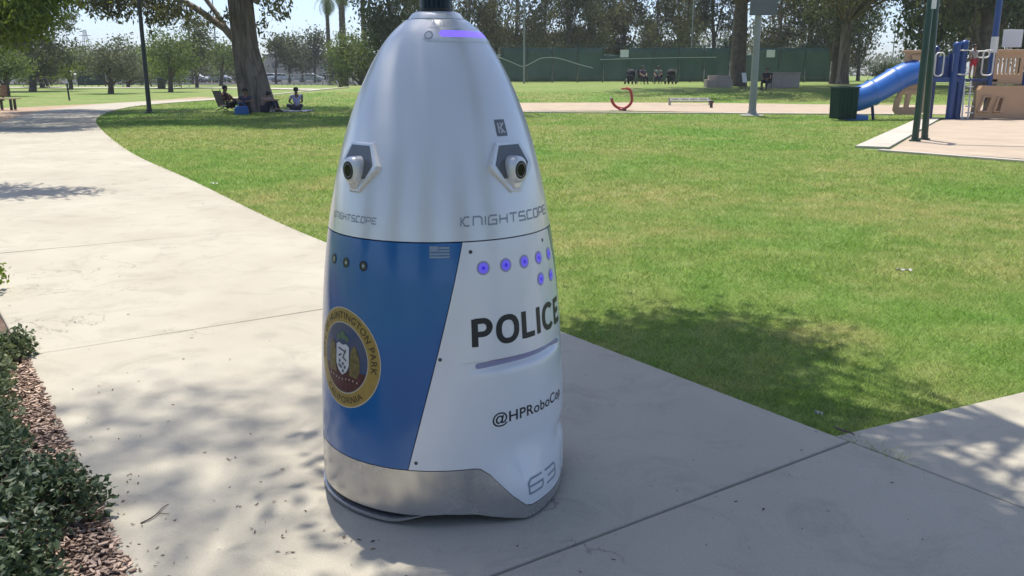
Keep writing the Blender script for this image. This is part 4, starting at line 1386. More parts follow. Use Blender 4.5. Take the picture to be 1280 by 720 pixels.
pole(940, 144, 'stout grey steel pole with a flat grey panel on the lawn edge', .26, 6.2, M_GREYP, name='sign_pole', cat='pole', head=sign_head)
x, y = gp(940, 144)
tag(MB().lathe([(.42, -.02), (.42, .006), (.36, .012)], 20, (x, y, 0)).build('concrete_footing', M_CONC2), 'round pale concrete footing around the grey pole', 'footing')
pole(655, 103, 'thin grey-green light pole rising beside the green court fence', .16, 12, M_GREYP, name='light_pole', Y=70, cat='light pole', plate=False)
pole(862, 103, 'thin pale pole among the grove trunks', .14, 11, M_GREYP, name='light_pole', Y=80, cat='light pole', plate=False)
def flood(root, z):
    MB().box((0, 0, z), (2.0, .12, .12)).build('crossbar', M_GALV, root)
    for i in range(4): MB().box((-.9 + .6 * i, -.2, z + .25), (.36, .3, .34)).build('floodlight', M_GREYP, root, bevel=.04)
pole(241, 100, 'tall dark timber utility pole behind the narrow dark tree', .32, 14.0, M_BARK, name='utility_pole', Y=125, cat='utility pole', plate=False)
pole(273, 98, 'far sports floodlight mast above the green trees', .3, 15.0, M_GREYP, name='floodlight_mast', Y=170, cat='floodlight', plate=False, head=flood)
pole(1113, 98, 'far floodlight mast in the sky gap over the slide', .26, 9.2, M_GREYP, name='floodlight_mast', Y=170, cat='floodlight', plate=False, head=flood)
def pylon():
    loc = stand(112, 250)
    root = thing('pylon', 'far lattice power pylon above the left tree line', 'pylon', loc)
    for sx in (-1, 1):
        for sy in (-1, 1):
            MB().tube([(sx * 1.3, sy * 1.3, 0), (sx * .25, sy * .25, 13)], .09, 5).build('leg', M_GREYP, root)
    for z in (8.5, 10, 11.5): MB().box((0, 0, z), (3.2, .14, .14)).build('crossarm', M_GREYP, root)
pylon()
# stake on the sunny lawn
x, y = gp(87, 125)
st = thing('sapling_stake', 'short dark stake with a cap on the sunny lawn', 'stake', (x, y, 0))
MB().tube([(0, 0, -.1), (-.05, 0, .82)], [.05, .045], 8).build('post', M_POLE, st, smooth=50)
MB().lathe([(.07, .80), (.075, .84), (.05, .88), (.0, .89)], 10, (-.05, 0, 0)).build('cap', M_POLE, st, smooth=50)

# green court fence with wind screen
def court_fence():
    YF = 78
    x0, x1 = xat(596, YF), xat(1036, YF)
    root = thing('court_fence', 'tall fence with dark green windscreen along the grove', 'fence', (x0, YF, float(hgt(x0, YF))))
    L = x1 - x0
    n = 14
    Hh = 2.95
    pmat = M_GREEN
    for i in range(n + 1):
        MB().tube([(L * i / n, 0, -.2), (L * i / n, 0, Hh + .1)], .045, 8).build('post', pmat, root)
    rng = np.random.default_rng(3)
    for i in range(n):
        a, b = L * i / n + .05, L * (i + 1) / n - .05
        m, k = 14, 8
        top = Hh - .05 - (0.0 if i % 5 else .55)
        V = []
        for j in range(k):
            for q in range(m):
                u, v = q / (m - 1), j / (k - 1)
                V.append((a + (b - a) * u, -.05 + .03 * math.sin(u * 9 + i) * math.sin(v * 7 + i) + rng.normal(0, .006), .06 + (top - .06) * v - (.07 * math.sin(math.pi * u) if j == k - 1 else 0)))
        Fc = [(j * m + q, j * m + q + 1, (j + 1) * m + q + 1, (j + 1) * m + q) for j in range(k - 1) for q in range(m - 1)]
        o = link('windscreen', np_mesh('windscreen', V, Fc, True), M_SCREEN, root)
        md = o.modifiers.new('thick', 'SOLIDIFY'); md.thickness = .012
    MB().tube([(0, 0, Hh + .05), (L, 0, Hh + .05)], .03, 6).build('top_rail', pmat, root)
    for px, py in ((780, 67), (962, 67)):
        xx = xat(px, YF, 2) - x0
        zz_ = zat(py, YF) - float(hgt(x0, YF))
        MB().box((xx, -.1, zz_), (.72, .03, .62)).build('notice', M_WHITE, root, bevel=.01)
    pts = [(xat(px, YF, 2.5) - x0, -.14, zat(py, YF) - float(hgt(x0, YF))) for px, py in ((622, 71), (640, 78), (653, 83), (664, 79), (676, 73), (692, 72), (706, 75), (722, 80), (741, 85))]
    MB().tube([tuple(p) for p in spline(pts, 40)], [.045] * 40, 6).build('sagging_rope', pm('rope', (0.45, 0.48, 0.44), .8), root)
    pts = [(xat(px, YF, 2.5) - x0, -.12, zat(py, YF) - float(hgt(x0, YF))) for px, py in ((750, 74.5), (800, 73), (850, 72), (895, 71.5))]
    MB().tube(pts, .03, 6).build('cable', pm('rope', (0.45, 0.48, 0.44), .8), root)
court_fence()

# low chain fence on the far left lawn
def chain_fence(px0, px1, Y, hgt_, label, screen=False, nn=10):
    x0, x1 = xat(px0, Y), xat(px1, Y)
    root = thing('park_fence', label, 'fence', (x0, Y, 0))
    L = x1 - x0
    for i in range(nn + 1):
        MB().tube([(L * i / nn, 0, -.1), (L * i / nn, 0, hgt_ + .05)], .05, 6).build('post', M_GALV if not screen else M_POLE, root)
    MB().tube([(0, 0, hgt_), (L, 0, hgt_)], .035, 6).build('top_rail', M_GALV if not screen else M_POLE, root)
    MB().tube([(0, 0, .15), (L, 0, .15)], .03, 6).build('bottom_rail', M_GALV if not screen else M_POLE, root)
    mb = MB()
    if screen: mb.box((L / 2, -.06, hgt_ * .52), (L, .02, hgt_ * .9))
    else:
        q = 0.0
        while q < L - hgt_:
            mb.tube([(q, 0, .15), (q + hgt_ - .15, 0, hgt_)], .012, 3, False)
            mb.tube([(q + hgt_ - .15, .01, .15), (q, .01, hgt_)], .012, 3, False)
            q += .45
    mb.build('mesh' if not screen else 'windscreen', M_GALV if not screen else pm('screen_dark', (0.02, 0.035, 0.04), .8), root)
chain_fence(132, 236, 104, 1.7, 'low chain-link fence in front of the parked cars')
chain_fence(97, 131, 103, 1.6, 'short dark screened fence beside the white canopies', True, 4)
chain_fence(352, 425, 112, 1.3, 'low chain-link fence before the beige building')

# white canopies
for px, lab in ((89, 'white pop-up canopy beside the screened fence, its left neighbour darker'), (98, 'second white pop-up canopy standing against the screened fence')):
    loc = stand(px, 108)
    r_ = thing('canopy_tent', lab, 'canopy', loc)
    MB().add([(-.9, -.9, 1.3), (.9, -.9, 1.3), (.9, .9, 1.3), (-.9, .9, 1.3), (0, 0, 1.95)], [(0, 1, 4), (1, 2, 4), (2, 3, 4), (3, 0, 4), (0, 3, 2, 1)]).build('roof', M_WHITE, r_)
    for sx in (-1, 1):
        for sy in (-1, 1): MB().tube([(sx * .85, sy * .85, 0), (sx * .85, sy * .85, 1.32)], .03, 6).build('leg', M_GALV, r_)

# beige building and carports
def building():
    loc = stand(378, 205)
    root = thing('beige_building', 'long low beige building beyond the parked cars', 'building', loc)
    beige = pm('stucco', (0.42, 0.36, 0.28), .9, var=.05, scale=1)
    MB().box((0, 4, 2.7), (17, 8, 5.4)).build('wall', beige, root)
    MB().box((0, 4, 5.5), (17.6, 8.6, .25)).build('roof', pm('roof_grey', (0.16, 0.15, 0.145), .8), root)
    for i in range(4):
        wv = MB().box((-6 + 3.6 * i, -.02, 3.2), (1.5, .1, 1.3)).build('window', pm('far_glass', (0.05, 0.06, 0.07), .15), root)
        MB().box((-6 + 3.6 * i, -.06, 2.5), (1.7, .12, .1)).build('sill', M_CONC2, wv)
    MB().box((7.0, -.03, 1.1), (1.1, .1, 2.2)).build('door', pm('door_brown', (0.10, 0.07, 0.05), .6), root)
building()
for px, Y, wpx, ht, lab in ((400, 165, 52, 2.7, 'flat-roofed grey carport right of the beige building'), (268, 160, 36, 2.6, 'flat pale carport left of the eucalyptus trunk')):
    loc = stand(px, Y)
    r_ = thing('carport', lab, 'carport', loc)
    W2 = wpx * Y / F / 2
    MB().box((0, 0, ht), (2 * W2, 5, .3)).build('roof', pm('carport_roof', (0.40, 0.41, 0.40), .6), r_)
    for i in range(4): MB().tube([(-W2 + .4 + (2 * W2 - .8) * i / 3, 0, 0), (-W2 + .4 + (2 * W2 - .8) * i / 3, 0, ht)], .09, 8).build('post', M_GREYP, r_)

# parked cars
def car_parts(root, col):
    body = pm('car_' + col, {'white': (0.72, 0.73, 0.74), 'silver': (0.38, 0.40, 0.42), 'dark': (0.03, 0.035, 0.045), 'red': (0.22, 0.02, 0.02)}[col], .25, coat=.6)
    glass = pm('car_glass', (0.02, 0.025, 0.03), .08)
    prof = [(-2.2, .35), (-2.25, .75), (-2.1, .92), (-1.35, 1.0), (-.75, 1.42), (.55, 1.46), (1.25, 1.02), (2.05, .88), (2.25, .62), (2.2, .32)]
    Mx = Matrix.Rotation(math.pi / 2, 4, 'X')
    MB().prism(prof, -.86, .86, Mx).build('body', body, root, bevel=.07, smooth=40)
    win = [(-1.15, 1.02), (-.68, 1.36), (.5, 1.40), (1.05, 1.04)]
    MB().prism(win, -.875, .875, Mx).build('window', glass, root)
    for sx in (-1.38, 1.4):
        for sy in (-.78, .78):
            wv = MB().tube([(sx, sy - .1, .32), (sx, sy + .1, .32)], .32, 18).build('wheel', pm('rubber', (0.015, 0.015, 0.015), .8), root, smooth=40)
            MB().tube([(sx, sy - .11, .32), (sx, sy + .11, .32)], .19, 12).build('rim', M_GALV, wv, smooth=40)
    for sy in (-.62, .62): MB().box((2.2, sy, .72), (.1, .34, .14)).build('headlight', M_WHITE, root, bevel=.02)
cars = [(339, 160, 'white', 'white car parked before the beige building, half behind the trunk'), (352, 158, 'white', 'white car parked clear of the trunk before the beige building'),
        (228, 150, 'silver', 'silver car at the end of the row behind the chain-link fence'), (243, 149, 'white', 'white car in the row behind the chain-link fence'), (258, 151, 'dark', 'dark car beside the white car under the carport'),
        (274, 150, 'silver', 'silver car nearest the eucalyptus trunk in the fenced row'), (405, 168, 'dark', 'dark car standing under the grey carport'), (388, 158, 'silver', 'silver car before the low grey tree')]
protos = {}
for px, Y, col, lab in cars:
    loc = stand(px, Y)
    if col not in protos:
        r_ = thing('parked_car', lab, 'car', loc, random.uniform(-.25, .25), 'cars parked beyond the lawn')
        car_parts(r_, col); protos[col] = r_
    else:
        r_ = copy_tree(protos[col]); r_.location = loc; r_.rotation_euler = (0, 0, random.uniform(-.25, .25)); r_['label'] = lab

# park bench at the left edge
def bench():
    x, y = gp(-3, 137.5)
    root = thing('park_bench', 'brown plank park bench on the dirt at the lawn edge', 'bench', (x, y, 0), .12)
    wood = pm('bench_wood', (0.24, 0.145, 0.085), .75, var=.2, scale=6)
    pale = pm('bench_pale', (0.42, 0.34, 0.24), .75, var=.15, scale=6)
    for i in range(3): MB().box((0, -.22 + .15 * i, .44), (1.75, .13, .045)).build('seat_plank', pale, root, bevel=.008)
    for i in range(3): MB().box((-.35, .27 + .02 * i, .58 + .15 * i), (1.35, .04, .135), rx=-.12).build('back_plank', wood, root, bevel=.008)
    for sx in (-.6, .1, .6):
        lg = MB().box((sx, -.18, .21), (.08, .08, .42)); lg.build('leg', M_POLE, root)
        MB().box((sx, .18, .21), (.08, .08, .42)).build('leg', M_POLE, root)
    for sx in (-.6, .15): MB().box((sx, .32, .65), (.06, .05, .6), rx=-.12).build('back_post', M_POLE, root)
bench()

# concrete blocks by the dark trunk
for x0, x1, y0, y1, lab, tiers in ((881, 913, 97, 105.5, 'two-tier pinkish concrete block left of the thick dark trunk', 2), (958, 996, 92.5, 108.5, 'pinkish concrete block right of the grey pole', 1)):
    Y = 56
    a, b = xat(x0, Y), xat(x1, Y)
    loc = stand((x0 + x1) / 2, Y)
    h2 = (y1 - y0) * Y / F
    r_ = thing('concrete_block', lab, 'concrete block', loc)
    cm = pm('pink_concrete', (0.42, 0.335, 0.28), .85, var=.08, scale=2)
    MB().box((0, 0, h2 / 2 - .05), (b - a, .9, h2 + .1)).build('base_block', cm, r_, bevel=.02)
    if tiers == 2: MB().box((.1, .15, h2 + .12), ((b - a) * .86, .5, .25)).build('upper_block', cm, r_, bevel=.02)
    else: MB().box((0, 0, h2 + .03), ((b - a) * 1.03, .98, .06)).build('top_slab', cm, r_, bevel=.01)

# green trash can
x, y = gp(1053, 149.5)
tc_ = thing('trash_can', 'square dark green park trash can on the lawn by the slide', 'trash can', (x, y, 0), .15)
MB().add([(-.30, -.30, .03), (.30, -.30, .03), (.30, .30, .03), (-.30, .30, .03), (-.315, -.315, .96), (.315, -.315, .96), (.315, .315, .96), (-.315, .315, .96)],
         [(0, 3, 2, 1), (0, 1, 5, 4), (1, 2, 6, 5), (2, 3, 7, 6), (3, 0, 4, 7), (4, 5, 6, 7)]).build('body', pm('can_green', (0.006, 0.034, 0.022), .7, spec=.25), tc_, bevel=.02)
for q in range(5):
    MB().box((-.24 + .12 * q, -.310, .5), (.09, .03, .8), rx=.016).build('slat', pm('can_green', (0.006, 0.034, 0.022), .7, spec=.25), tc_)
MB().box((0, 0, .985), (.67, .67, .05)).build('rim', pm('green_dark', (0.006, 0.035, 0.024), .4), tc_, bevel=.012)
MB().lathe([(.24, 1.0), (.24, 1.02), (.19, 1.02), (.18, .985)], 20).build('lid_opening', pm('robot_black', (0.012, 0.012, 0.014), .45), tc_)

# red rocker and low climbing rail in the sand strip
x, y = gp(778, 138)
rk = thing('spring_rocker', 'red tubular playground rocker bent like a hook in the sand', 'playground toy', (x, y, 0))
red = pm('red_paint', (0.40, 0.035, 0.03), .4, coat=.2)
s1 = y / F
def rp(px, py): return ((px - 778) * s1, 0, (138 - py) * s1)
pts = spline([rp(764, 123), rp(766, 129), rp(771, 134), rp(778, 135.5), rp(785, 133), rp(789, 127), rp(788.5, 119), rp(786, 113), rp(781, 111.5)], 40)
MB().tube([tuple(p) for p in pts], [.055] * 40, 10).build('hoop', red, rk, smooth=60)
MB().lathe([(.16, 0), (.16, .06), (.10, .09)], 16).build('foot', pm('red_dark', (0.22, 0.03, 0.025), .5), rk, smooth=40)
MB().box(rp(781, 112), (.32, .26, .06)).build('seat', red, rk, bevel=.02)
MB().tube([(rp(764, 123)[0], -.25, rp(764, 123)[2]), (rp(764, 123)[0], .25, rp(764, 123)[2])], .03, 8).build('handle', M_GALV, rk)
x, y = gp(862, 133.5)
cr = thing('low_balance_rail', 'low pale rail on short dark legs lying along the sand strip', 'playground rail', (x, y, float(hgt(x, y))))
for q in (0, 1):
    MB().tube([(-.85, .25 * q, .18 + .08 * q), (.9, .25 * q, .18 + .08 * q)], .035, 8).build('rail', M_GALV, cr, smooth=50)
for i in range(9): MB().tube([(-.8 + .2 * i, 0, .18), (-.8 + .2 * i, .25, .26)], .022, 6).build('rung', M_POLE if i % 2 else M_GALV, cr)
for sx in (-.85, .9):
    MB().tube([(sx, 0, -.05), (sx, 0, .2)], .035, 8).build('leg', M_GALV, cr)
    MB().tube([(sx, .25, -.05), (sx, .25, .3)], .035, 8).build('leg', M_GALV, cr)
x, y = gp(889, 135.5)
sm = thing('low_post', 'short dark brown post beside the low rail', 'post', (x, y, float(hgt(x, y))))
MB().tube([(0, 0, -.1), (0, 0, .2)], [.06, .06], 10).build('stem', pm('brown_post', (0.07, 0.045, 0.03), .7), sm)
MB().lathe([(.09, .18), (.10, .22), (.10, .27), (.07, .29)], 12).build('head', pm('brown_post', (0.07, 0.045, 0.03), .7), sm, smooth=40)

# ------------------------------------------------------------------ swing frame posts and play structure
def frame_posts():
    x1, y1 = gp(1143.5, 176); x2, y2 = gp(1155.5, 174)
    root = thing('swing_frame', 'pair of tall dark green steel posts at the corner of the sand', 'swing frame', (x1, y1, 0))
    d = Vector((x2 - x1, y2 - y1, 0))
    MB().tube([(0, 0, -.1), (0.02, 0.0, 3.6)], .07, 16).build('leg', M_GREEN, root, smooth=50)
    MB().tube([(d.x, d.y, -.1), (d.x - .12, d.y - .05, 3.6)], .07, 16).build('leg', M_GREEN, root, smooth=50)
    MB().tube([(0.02, 0, 3.6), (d.x - .12, d.y - .05, 3.6)], .075, 12).build('cap_bar', M_GREEN, root, smooth=50)
    MB().tube([(.1, .1, 3.6), (6.4, -2.4, 3.6)], .075, 14).build('top_beam', M_GREEN, root, smooth=50)
    MB().tube([(6.2, -2.9, -.1), (6.35, -2.4, 3.6)], .07, 16).build('leg', M_GREEN, root, smooth=50)
    MB().tube([(6.6, -1.9, -.1), (6.45, -2.4, 3.6)], .07, 16).build('leg', M_GREEN, root, smooth=50)
    for q in ((0, 0), (d.x, d.y)):
        MB().lathe([(.12, -.01), (.12, .02), (.075, .03), (.073, .10)], 14, (q[0], q[1], 0)).build('collar', M_GREEN, root, smooth=40)
    MB().box((.06, -.075, 2.95), (.10, .02, .5)).build('plate', M_WHITE, root)
frame_posts()

def play_structure():
    Y = 28.6
    ox = xat(1200, Y)
    root = thing('play_structure', 'tan and blue playground climbing structure with platform standing on sand', 'play structure', (ox, Y, 0))
    tan = pm('tan_plastic', (0.44, 0.285, 0.165), .5, var=.04, scale=3)
    blue = pm('blue_plastic', (0.012, 0.05, 0.20), .38, coat=.2)
    navy = pm('navy_steel', (0.012, 0.03, 0.12), .4, coat=.2)
    white = pm('rail_white', (0.62, 0.62, 0.60), .4)
    def q(px, py, dy=0.0):
        return (xat(px, Y + dy, 1.2) - ox, dy, zat(py, Y + dy))
    s_ = Y / F
    def panel(name, poly, holes, mat, y_, th=.07):
        """flat moulded panel in the xz plane with real openings, bevelled"""
        bm = bmesh.new()
        allp = [poly] + holes
        edges = []
        for pl in allp:
            vs2 = [bm.verts.new((p[0], y_, p[1])) for p in pl]
            edges += [bm.edges.new((vs2[i], vs2[(i + 1) % len(vs2)])) for i in range(len(vs2))]
        bmesh.ops.triangle_fill(bm, use_beauty=True, use_dissolve=False, edges=edges)
        r_ = bmesh.ops.extrude_face_region(bm, geom=bm.faces[:])
        for v in r_['geom']:
            if isinstance(v, bmesh.types.BMVert): v.co.y += th
        bmesh.ops.recalc_face_normals(bm, faces=bm.faces)
        me = bpy.data.meshes.new(name); bm.to_mesh(me); bm.free()
        return link(name, me, mat, root)
    def R2(px0, py0, px1, py1, dy=0.0, rad=0.0):
        a, b = q(px0, py1, dy), q(px1, py0, dy)
        x0, z0, x1, z1 = a[0], a[2], b[0], b[2]
        if not rad: return [(x0, z0), (x1, z0), (x1, z1), (x0, z1)]
        rad = min(rad, (x1 - x0) / 2.05, (z1 - z0) / 2.05)
        out = []
        for cx, cz, a0 in ((x1 - rad, z0 + rad, -90), (x1 - rad, z1 - rad, 0), (x0 + rad, z1 - rad, 90), (x0 + rad, z0 + rad, 180)):
            out += [(cx + rad * math.cos(math.radians(a0 + t)), cz + rad * math.sin(math.radians(a0 + t))) for t in (0, 30, 60, 90)]
        return out
    # tan tower panel with barred window, lower looped legs
    bars = [R2(1136.5 + 5 * i, 74, 1140 + 5 * i, 92, 0, .05) for i in range(4)]
    panel('tower_panel', R2(1128.5, 64, 1161, 113, 0, .06), bars, tan, 0)
    MB().box((q(1144, 66)[0], .04, q(1144, 64.5)[2]), (34 * s_, .16, .09)).build('tower_cap', tan, root, bevel=.02)
    panel('hood', R2(1137, 69, 1156, 75, -.1, .14), [], tan, -.1, .1)
    # lower legs with two loops
    lo = [q(1126, 112)[::2], q(1158, 112)[::2], q(1158, 140)[::2], q(1152, 143.5)[::2], q(1124, 143)[::2], q(1120, 138)[::2], q(1121, 128)[::2]]
    panel('climber_base', lo[::-1], [[q(*p)[::2] for p in ((1129, 118), (1135, 118), (1133.5, 134), (1126.5, 134))], [q(*p)[::2] for p in ((1140.5, 118), (1150, 118), (1150, 134), (1138.5, 134))]], tan, -.05, .12)
    # posts
    for px, ytop, ybot, mt, dd, dy in ((1167, 62, 147, navy, .15, 0), (1191.5, 57, 147.5, blue, .22, -.1), (1200.5, 55, 147, blue, .24, .0), (1237, -25, 106, blue, .18, .0), (1281, -10, 147, blue, .18, .05), (1163, 60, 142, navy, .13, 1.7), (1238, 55, 142, navy, .13, 1.7)):
        a, b = q(px, ytop, dy), q(px, ybot, dy)
        MB().tube([(b[0], dy, -.15), (b[0], dy, a[2])], dd / 2, 14).build('post', mt, root, smooth=50)
        MB().lathe([(dd * .56, 0), (dd * .5, .07), (dd * .2, .12), (0, .125)], 14, (b[0], dy, a[2])).build('post_cap', mt, root, smooth=60)
    # deck
    MB().box((q(1203, 100)[0], .85, q(1203, 100.5)[2]), (84 * s_, 1.8, .09)).build('deck', navy, root, bevel=.01)
    MB().box((q(1180, 100)[0], -.06, q(1180, 99.5)[2]), (34 * s_, .08, .16)).build('deck_edge', blue, root, bevel=.01)
    # blue panels behind the rails
    panel('blue_panel', R2(1170, 70, 1183, 98, .05, .1), [], blue, .06)
    panel('blue_panel', R2(1184, 66, 1190, 98, .05, .04), [], blue, .08)
    panel('blue_panel', R2(1160, 68, 1168, 98, .05, .1), [], navy, .07)
    # white loop rails
    def loop(px0, py0, px1, py1, y_=-.14):
        pl = R2(px0, py0, px1, py1, 0, .1)
        pts_ = [(p[0], y_, p[1]) for p in pl] + [(pl[0][0], y_, pl[0][1])]
        MB().tube(pts_, .024, 6).build('loop_rail', white, root, smooth=60)
    loop(1164, 66, 1174.5, 95); loop(1186.5, 63, 1207.5, 93); loop(1222.5, 63, 1236, 94); loop(1214, 64, 1230, 72)
    # tan baluster panel
    sl = [R2(1243.5 + 5.2 * i, 72, 1246.6 + 5.2 * i, 93, 0, .04) for i in range(6)]
    panel('baluster_panel', R2(1236, 65, 1276.5, 105.5, 0, .05), sl, tan, -.05)
    MB().box((q(1257, 64)[0], -.02, q(1257, 64)[2]), (41 * s_, .15, .1)).build('top_bar', tan, root, bevel=.02)
    # low tan crawl wall with two slanted openings
    wall_ = [q(*p)[::2] for p in ((1216, 147), (1300, 149), (1300, 107), (1222, 107), (1219, 112))]
    op = [[q(*p)[::2] for p in pl] for pl in (((1219.5, 139), (1231, 139), (1235.5, 121), (1225.5, 120)), ((1239, 139), (1247.5, 139), (1250.5, 122), (1243.5, 121)))]
    panel('crawl_wall', wall_, op, tan, -.35, .3)
    for pl in op:
        pts_ = [(p[0], -.37, p[1]) for p in pl] + [(pl[0][0], -.37, pl[0][1])]
        MB().tube(pts_, .045, 8).build('opening_rim', tan, root, smooth=60)
    # ladder
    for px in (1206, 1213.5):
        a, b = q(px, 101, -.1), q(px, 148, -.25)
        MB().tube([(b[0], -.35, 0), (a[0], -.12, a[2])], .025, 8).build('ladder_rail', white, root, smooth=50)
    for i in range(5):
        z_ = .2 + .2 * i
        MB().box((q(1209.7, 120)[0], -.34 + .045 * i, z_), (8 * s_, .10, .035)).build('ladder_step', white, root)
    # panel board on a post
    b = q(1259, 48, .8)
    MB().box((b[0], .8, b[2]), (24 * s_, .04, 21 * s_)).build('board', M_WHITE, root, bevel=.01)
    MB().tube([(b[0], .86, 0), (b[0], .86, b[2])], .05, 10).build('board_post', M_GALV, root, smooth=50)
    MB().tube([(q(1237, 65)[0], -.02, q(1237, 66)[2]), (q(1237, 46)[0], -.02, q(1237, 46)[2])], .105, 12).build('post_sleeve', white, root, smooth=50)
    MB().tube([q(1277, 88), q(1300, 96)], .03, 8).build('hand_rail', white, root, smooth=50)
    # blue tube slide
    pts_ = spline([q(1142, 90, .1), q(1130, 94, .0), q(1117, 101, -.1), q(1104, 109, -.2), q(1091, 116.5, -.3), q(1077, 122.5, -.35), q(1064, 125, -.4)], 40)
    rad = [.36 + (.03 if i % 13 == 0 else 0) for i in range(40)]
    mb = MB().tube([tuple(p) for p in pts_], rad, 22, cap=False)
    sld = mb.build('slide', pm('slide_blue', (0.025, 0.135, 0.46), .35, coat=.3), root, smooth=50)
    md = sld.modifiers.new('thick', 'SOLIDIFY'); md.thickness = .03
    MB().tube([q(1092, 124, -.3), (q(1092, 124)[0], -.3, -.1)], .05, 8).build('slide_leg', navy, root)
    MB().box((q(1064, 135)[0], -.4, .06), (.7, .8, .16)).build('slide_exit', pm('slide_blue', (0.025, 0.135, 0.46), .35, coat=.3), root, bevel=.03)
    return root
play_structure()

# ------------------------------------------------------------------ people
SKIN = pm('skin', (0.34, 0.20, 0.135), .55)
SKIN2 = pm('skin_tan', (0.23, 0.125, 0.08), .55)
HAIR = pm('hair', (0.012, 0.010, 0.009), .6)
def cloth(nm, c): return pm('cloth_' + nm, c, .85, var=.12, scale=18)
def skin_mesh(name, verts, edges, mat, parent, sub=1):
    """verts: list of (x,y,z,r)"""
    me = bpy.data.meshes.new(name)
    me.from_pydata([v[:3] for v in verts], edges, [])
    o = link(name, me, mat, parent)
    o.modifiers.new('skin', 'SKIN')
    for i, v in enumerate(verts):
        sv = me.skin_vertices[0].data[i]
        r_ = v[3]
        sv.radius = (r_, r_) if not hasattr(r_, '__len__') else r_
        sv.use_root = (i == 0)
    o.modifiers.new('sub', 'SUBSURF').levels = sub
    o.modifiers['sub'].render_levels = sub
    for m_ in o.modifiers:
        if m_.type == 'SKIN': m_.use_smooth_shade = True
    return o
def person(label, loc, rz, J, shirt, trousers, skin=SKIN, hair=HAIR, shoe=None, scale=1.0, long_sleeve=False, shorts=False, cat='person', group=None):
    """J: joints in local metres, facing -Y"""
    root = thing('person', label, cat, loc, rz, group)
    root.scale = (scale,) * 3
    j = {k_: Vector(v) for k_, v in J.items()}
    V, E_ = [], []
    def add(p, r_): V.append((*p, r_)); return len(V) - 1
    pel = add(j['pelvis'], .11); sp = add(j['pelvis'].lerp(j['chest'], .5), .105); ch = add(j['chest'], .115); nk = add(j['neck'], .055)
    hd0 = add(j['neck'].lerp(j['head'], .45), .06); hd = add(j['head'], .088); ht = add(j['head'] + (j['head'] - j['neck']).normalized() * .075, .07)
    E_ += [(pel, sp), (sp, ch), (ch, nk), (nk, hd0), (hd0, hd), (hd, ht)]
    for s_ in 'lr':
        sh = add(j['sh' + s_], .055); el = add(j['el' + s_], .042); wr = add(j['wr' + s_], .027)
        E_ += [(ch, sh), (sh, el), (el, wr)]
        d = (j['wr' + s_] - j['el' + s_]).normalized()
        pm_ = add(j['wr' + s_] + d * .07, .030); E_.append((wr, pm_))
        sd = d.orthogonal().normalized()
        for k_, (o1, L) in enumerate(((-.028, .065), (-.009, .08), (.010, .075), (.028, .06))):
            a = add(j['wr' + s_] + d * .10 + sd * o1, .009); b = add(j['wr' + s_] + d * (.10 + L) + sd * o1 * 1.2 + Vector((0, 0, -.015)), .007)
            E_ += [(pm_, a), (a, b)]
        tb = add(j['wr' + s_] + d * .06 + sd * .05, .010); E_.append((wr, tb))
        hp = add(j['hip' + s_], .085); kn = add(j['kn' + s_], .058); an = add(j['an' + s_], .038); to = add(j['to' + s_], .032)
        E_ += [(pel, hp), (hp, kn), (kn, an), (an, to)]
    skin_mesh('body', V, E_, skin, root)
    # shirt
    V2 = []; E2 = []
    def a2(p, r_): V2.append((*p, r_)); return len(V2) - 1
    p0 = a2(j['pelvis'].lerp(j['chest'], .12), .128); p1 = a2(j['pelvis'].lerp(j['chest'], .55), .122); p2 = a2(j['chest'], .132); p3 = a2(j['neck'].lerp(j['chest'], .35), .072)
    E2 += [(p0, p1), (p1, p2), (p2, p3)]
    for s_ in 'lr':
        a = a2(j['sh' + s_], .070); b = a2(j['sh' + s_].lerp(j['el' + s_], .9 if long_sleeve else .55), .060); E2 += [(p2, a), (a, b)]
        if long_sleeve: c_ = a2(j['el' + s_].lerp(j['wr' + s_], .9), .042); E2.append((b, c_))
    skin_mesh('shirt', V2, E2, shirt, root)
    V3 = []; E3 = []
    def a3(p, r_): V3.append((*p, r_)); return len(V3) - 1
    p0 = a3(j['pelvis'], .128)
    for s_ in 'lr':
        a = a3(j['hip' + s_], .100); b = a3(j['hip' + s_].lerp(j['kn' + s_], .75 if shorts else 1.0), .075); E3 += [(p0, a), (a, b)]
        if not shorts: c_ = a3(j['kn' + s_].lerp(j['an' + s_], .92), .052); E3.append((b, c_))
    skin_mesh('shorts' if shorts else 'trousers', V3, E3, trousers, root)
    for s_ in 'lr':
        d = (j['to' + s_] - j['an' + s_])
        skin_mesh('shoe', [(*(j['an' + s_] - d * .2 + Vector((0, 0, -.01))), .045), (*(j['an' + s_] + d * .5), .046), (*(j['to' + s_] + d * .15), .036)], [(0, 1), (1, 2)], shoe or pm('shoe_dark', (0.03, 0.03, 0.035), .7), root)
    # hair cap, nose, eyes
    up = (j['head'] - j['neck']).normalized()
    hc = j['head'] + up * .045 + Vector((0, .022, 0))
    mb = MB().lathe([(.0, .085), (.05, .078), (.085, .05), (.1, .01), (.098, -.04), (.085, -.075), (.06, -.08)], 16, (0, 0, 0))
    mb.v = [tuple(hc + Vector((x, y + (.012 if z < 0 else 0), z + (.035 if y < -.04 and z < .03 else 0)))) for x, y, z in mb.v]
    mb.build('hair', hair, root, smooth=80)
    f = j['head'] + Vector((0, -.088, .0))
    MB().add([tuple(f + Vector(p)) for p in ((-.014, .01, -.02), (.014, .01, -.02), (0, -.022, -.016), (0, .005, .03))], [(0, 1, 2), (0, 2, 3), (1, 3, 2), (0, 3, 1)]).build('nose', skin, root)
    for sx in (-.032, .032): MB().lathe([(.0, -.008), (.010, -.003), (.010, .003), (.0, .008)], 8, tuple(f + Vector((sx, .008, .018)))).build('eye', HAIR, root)
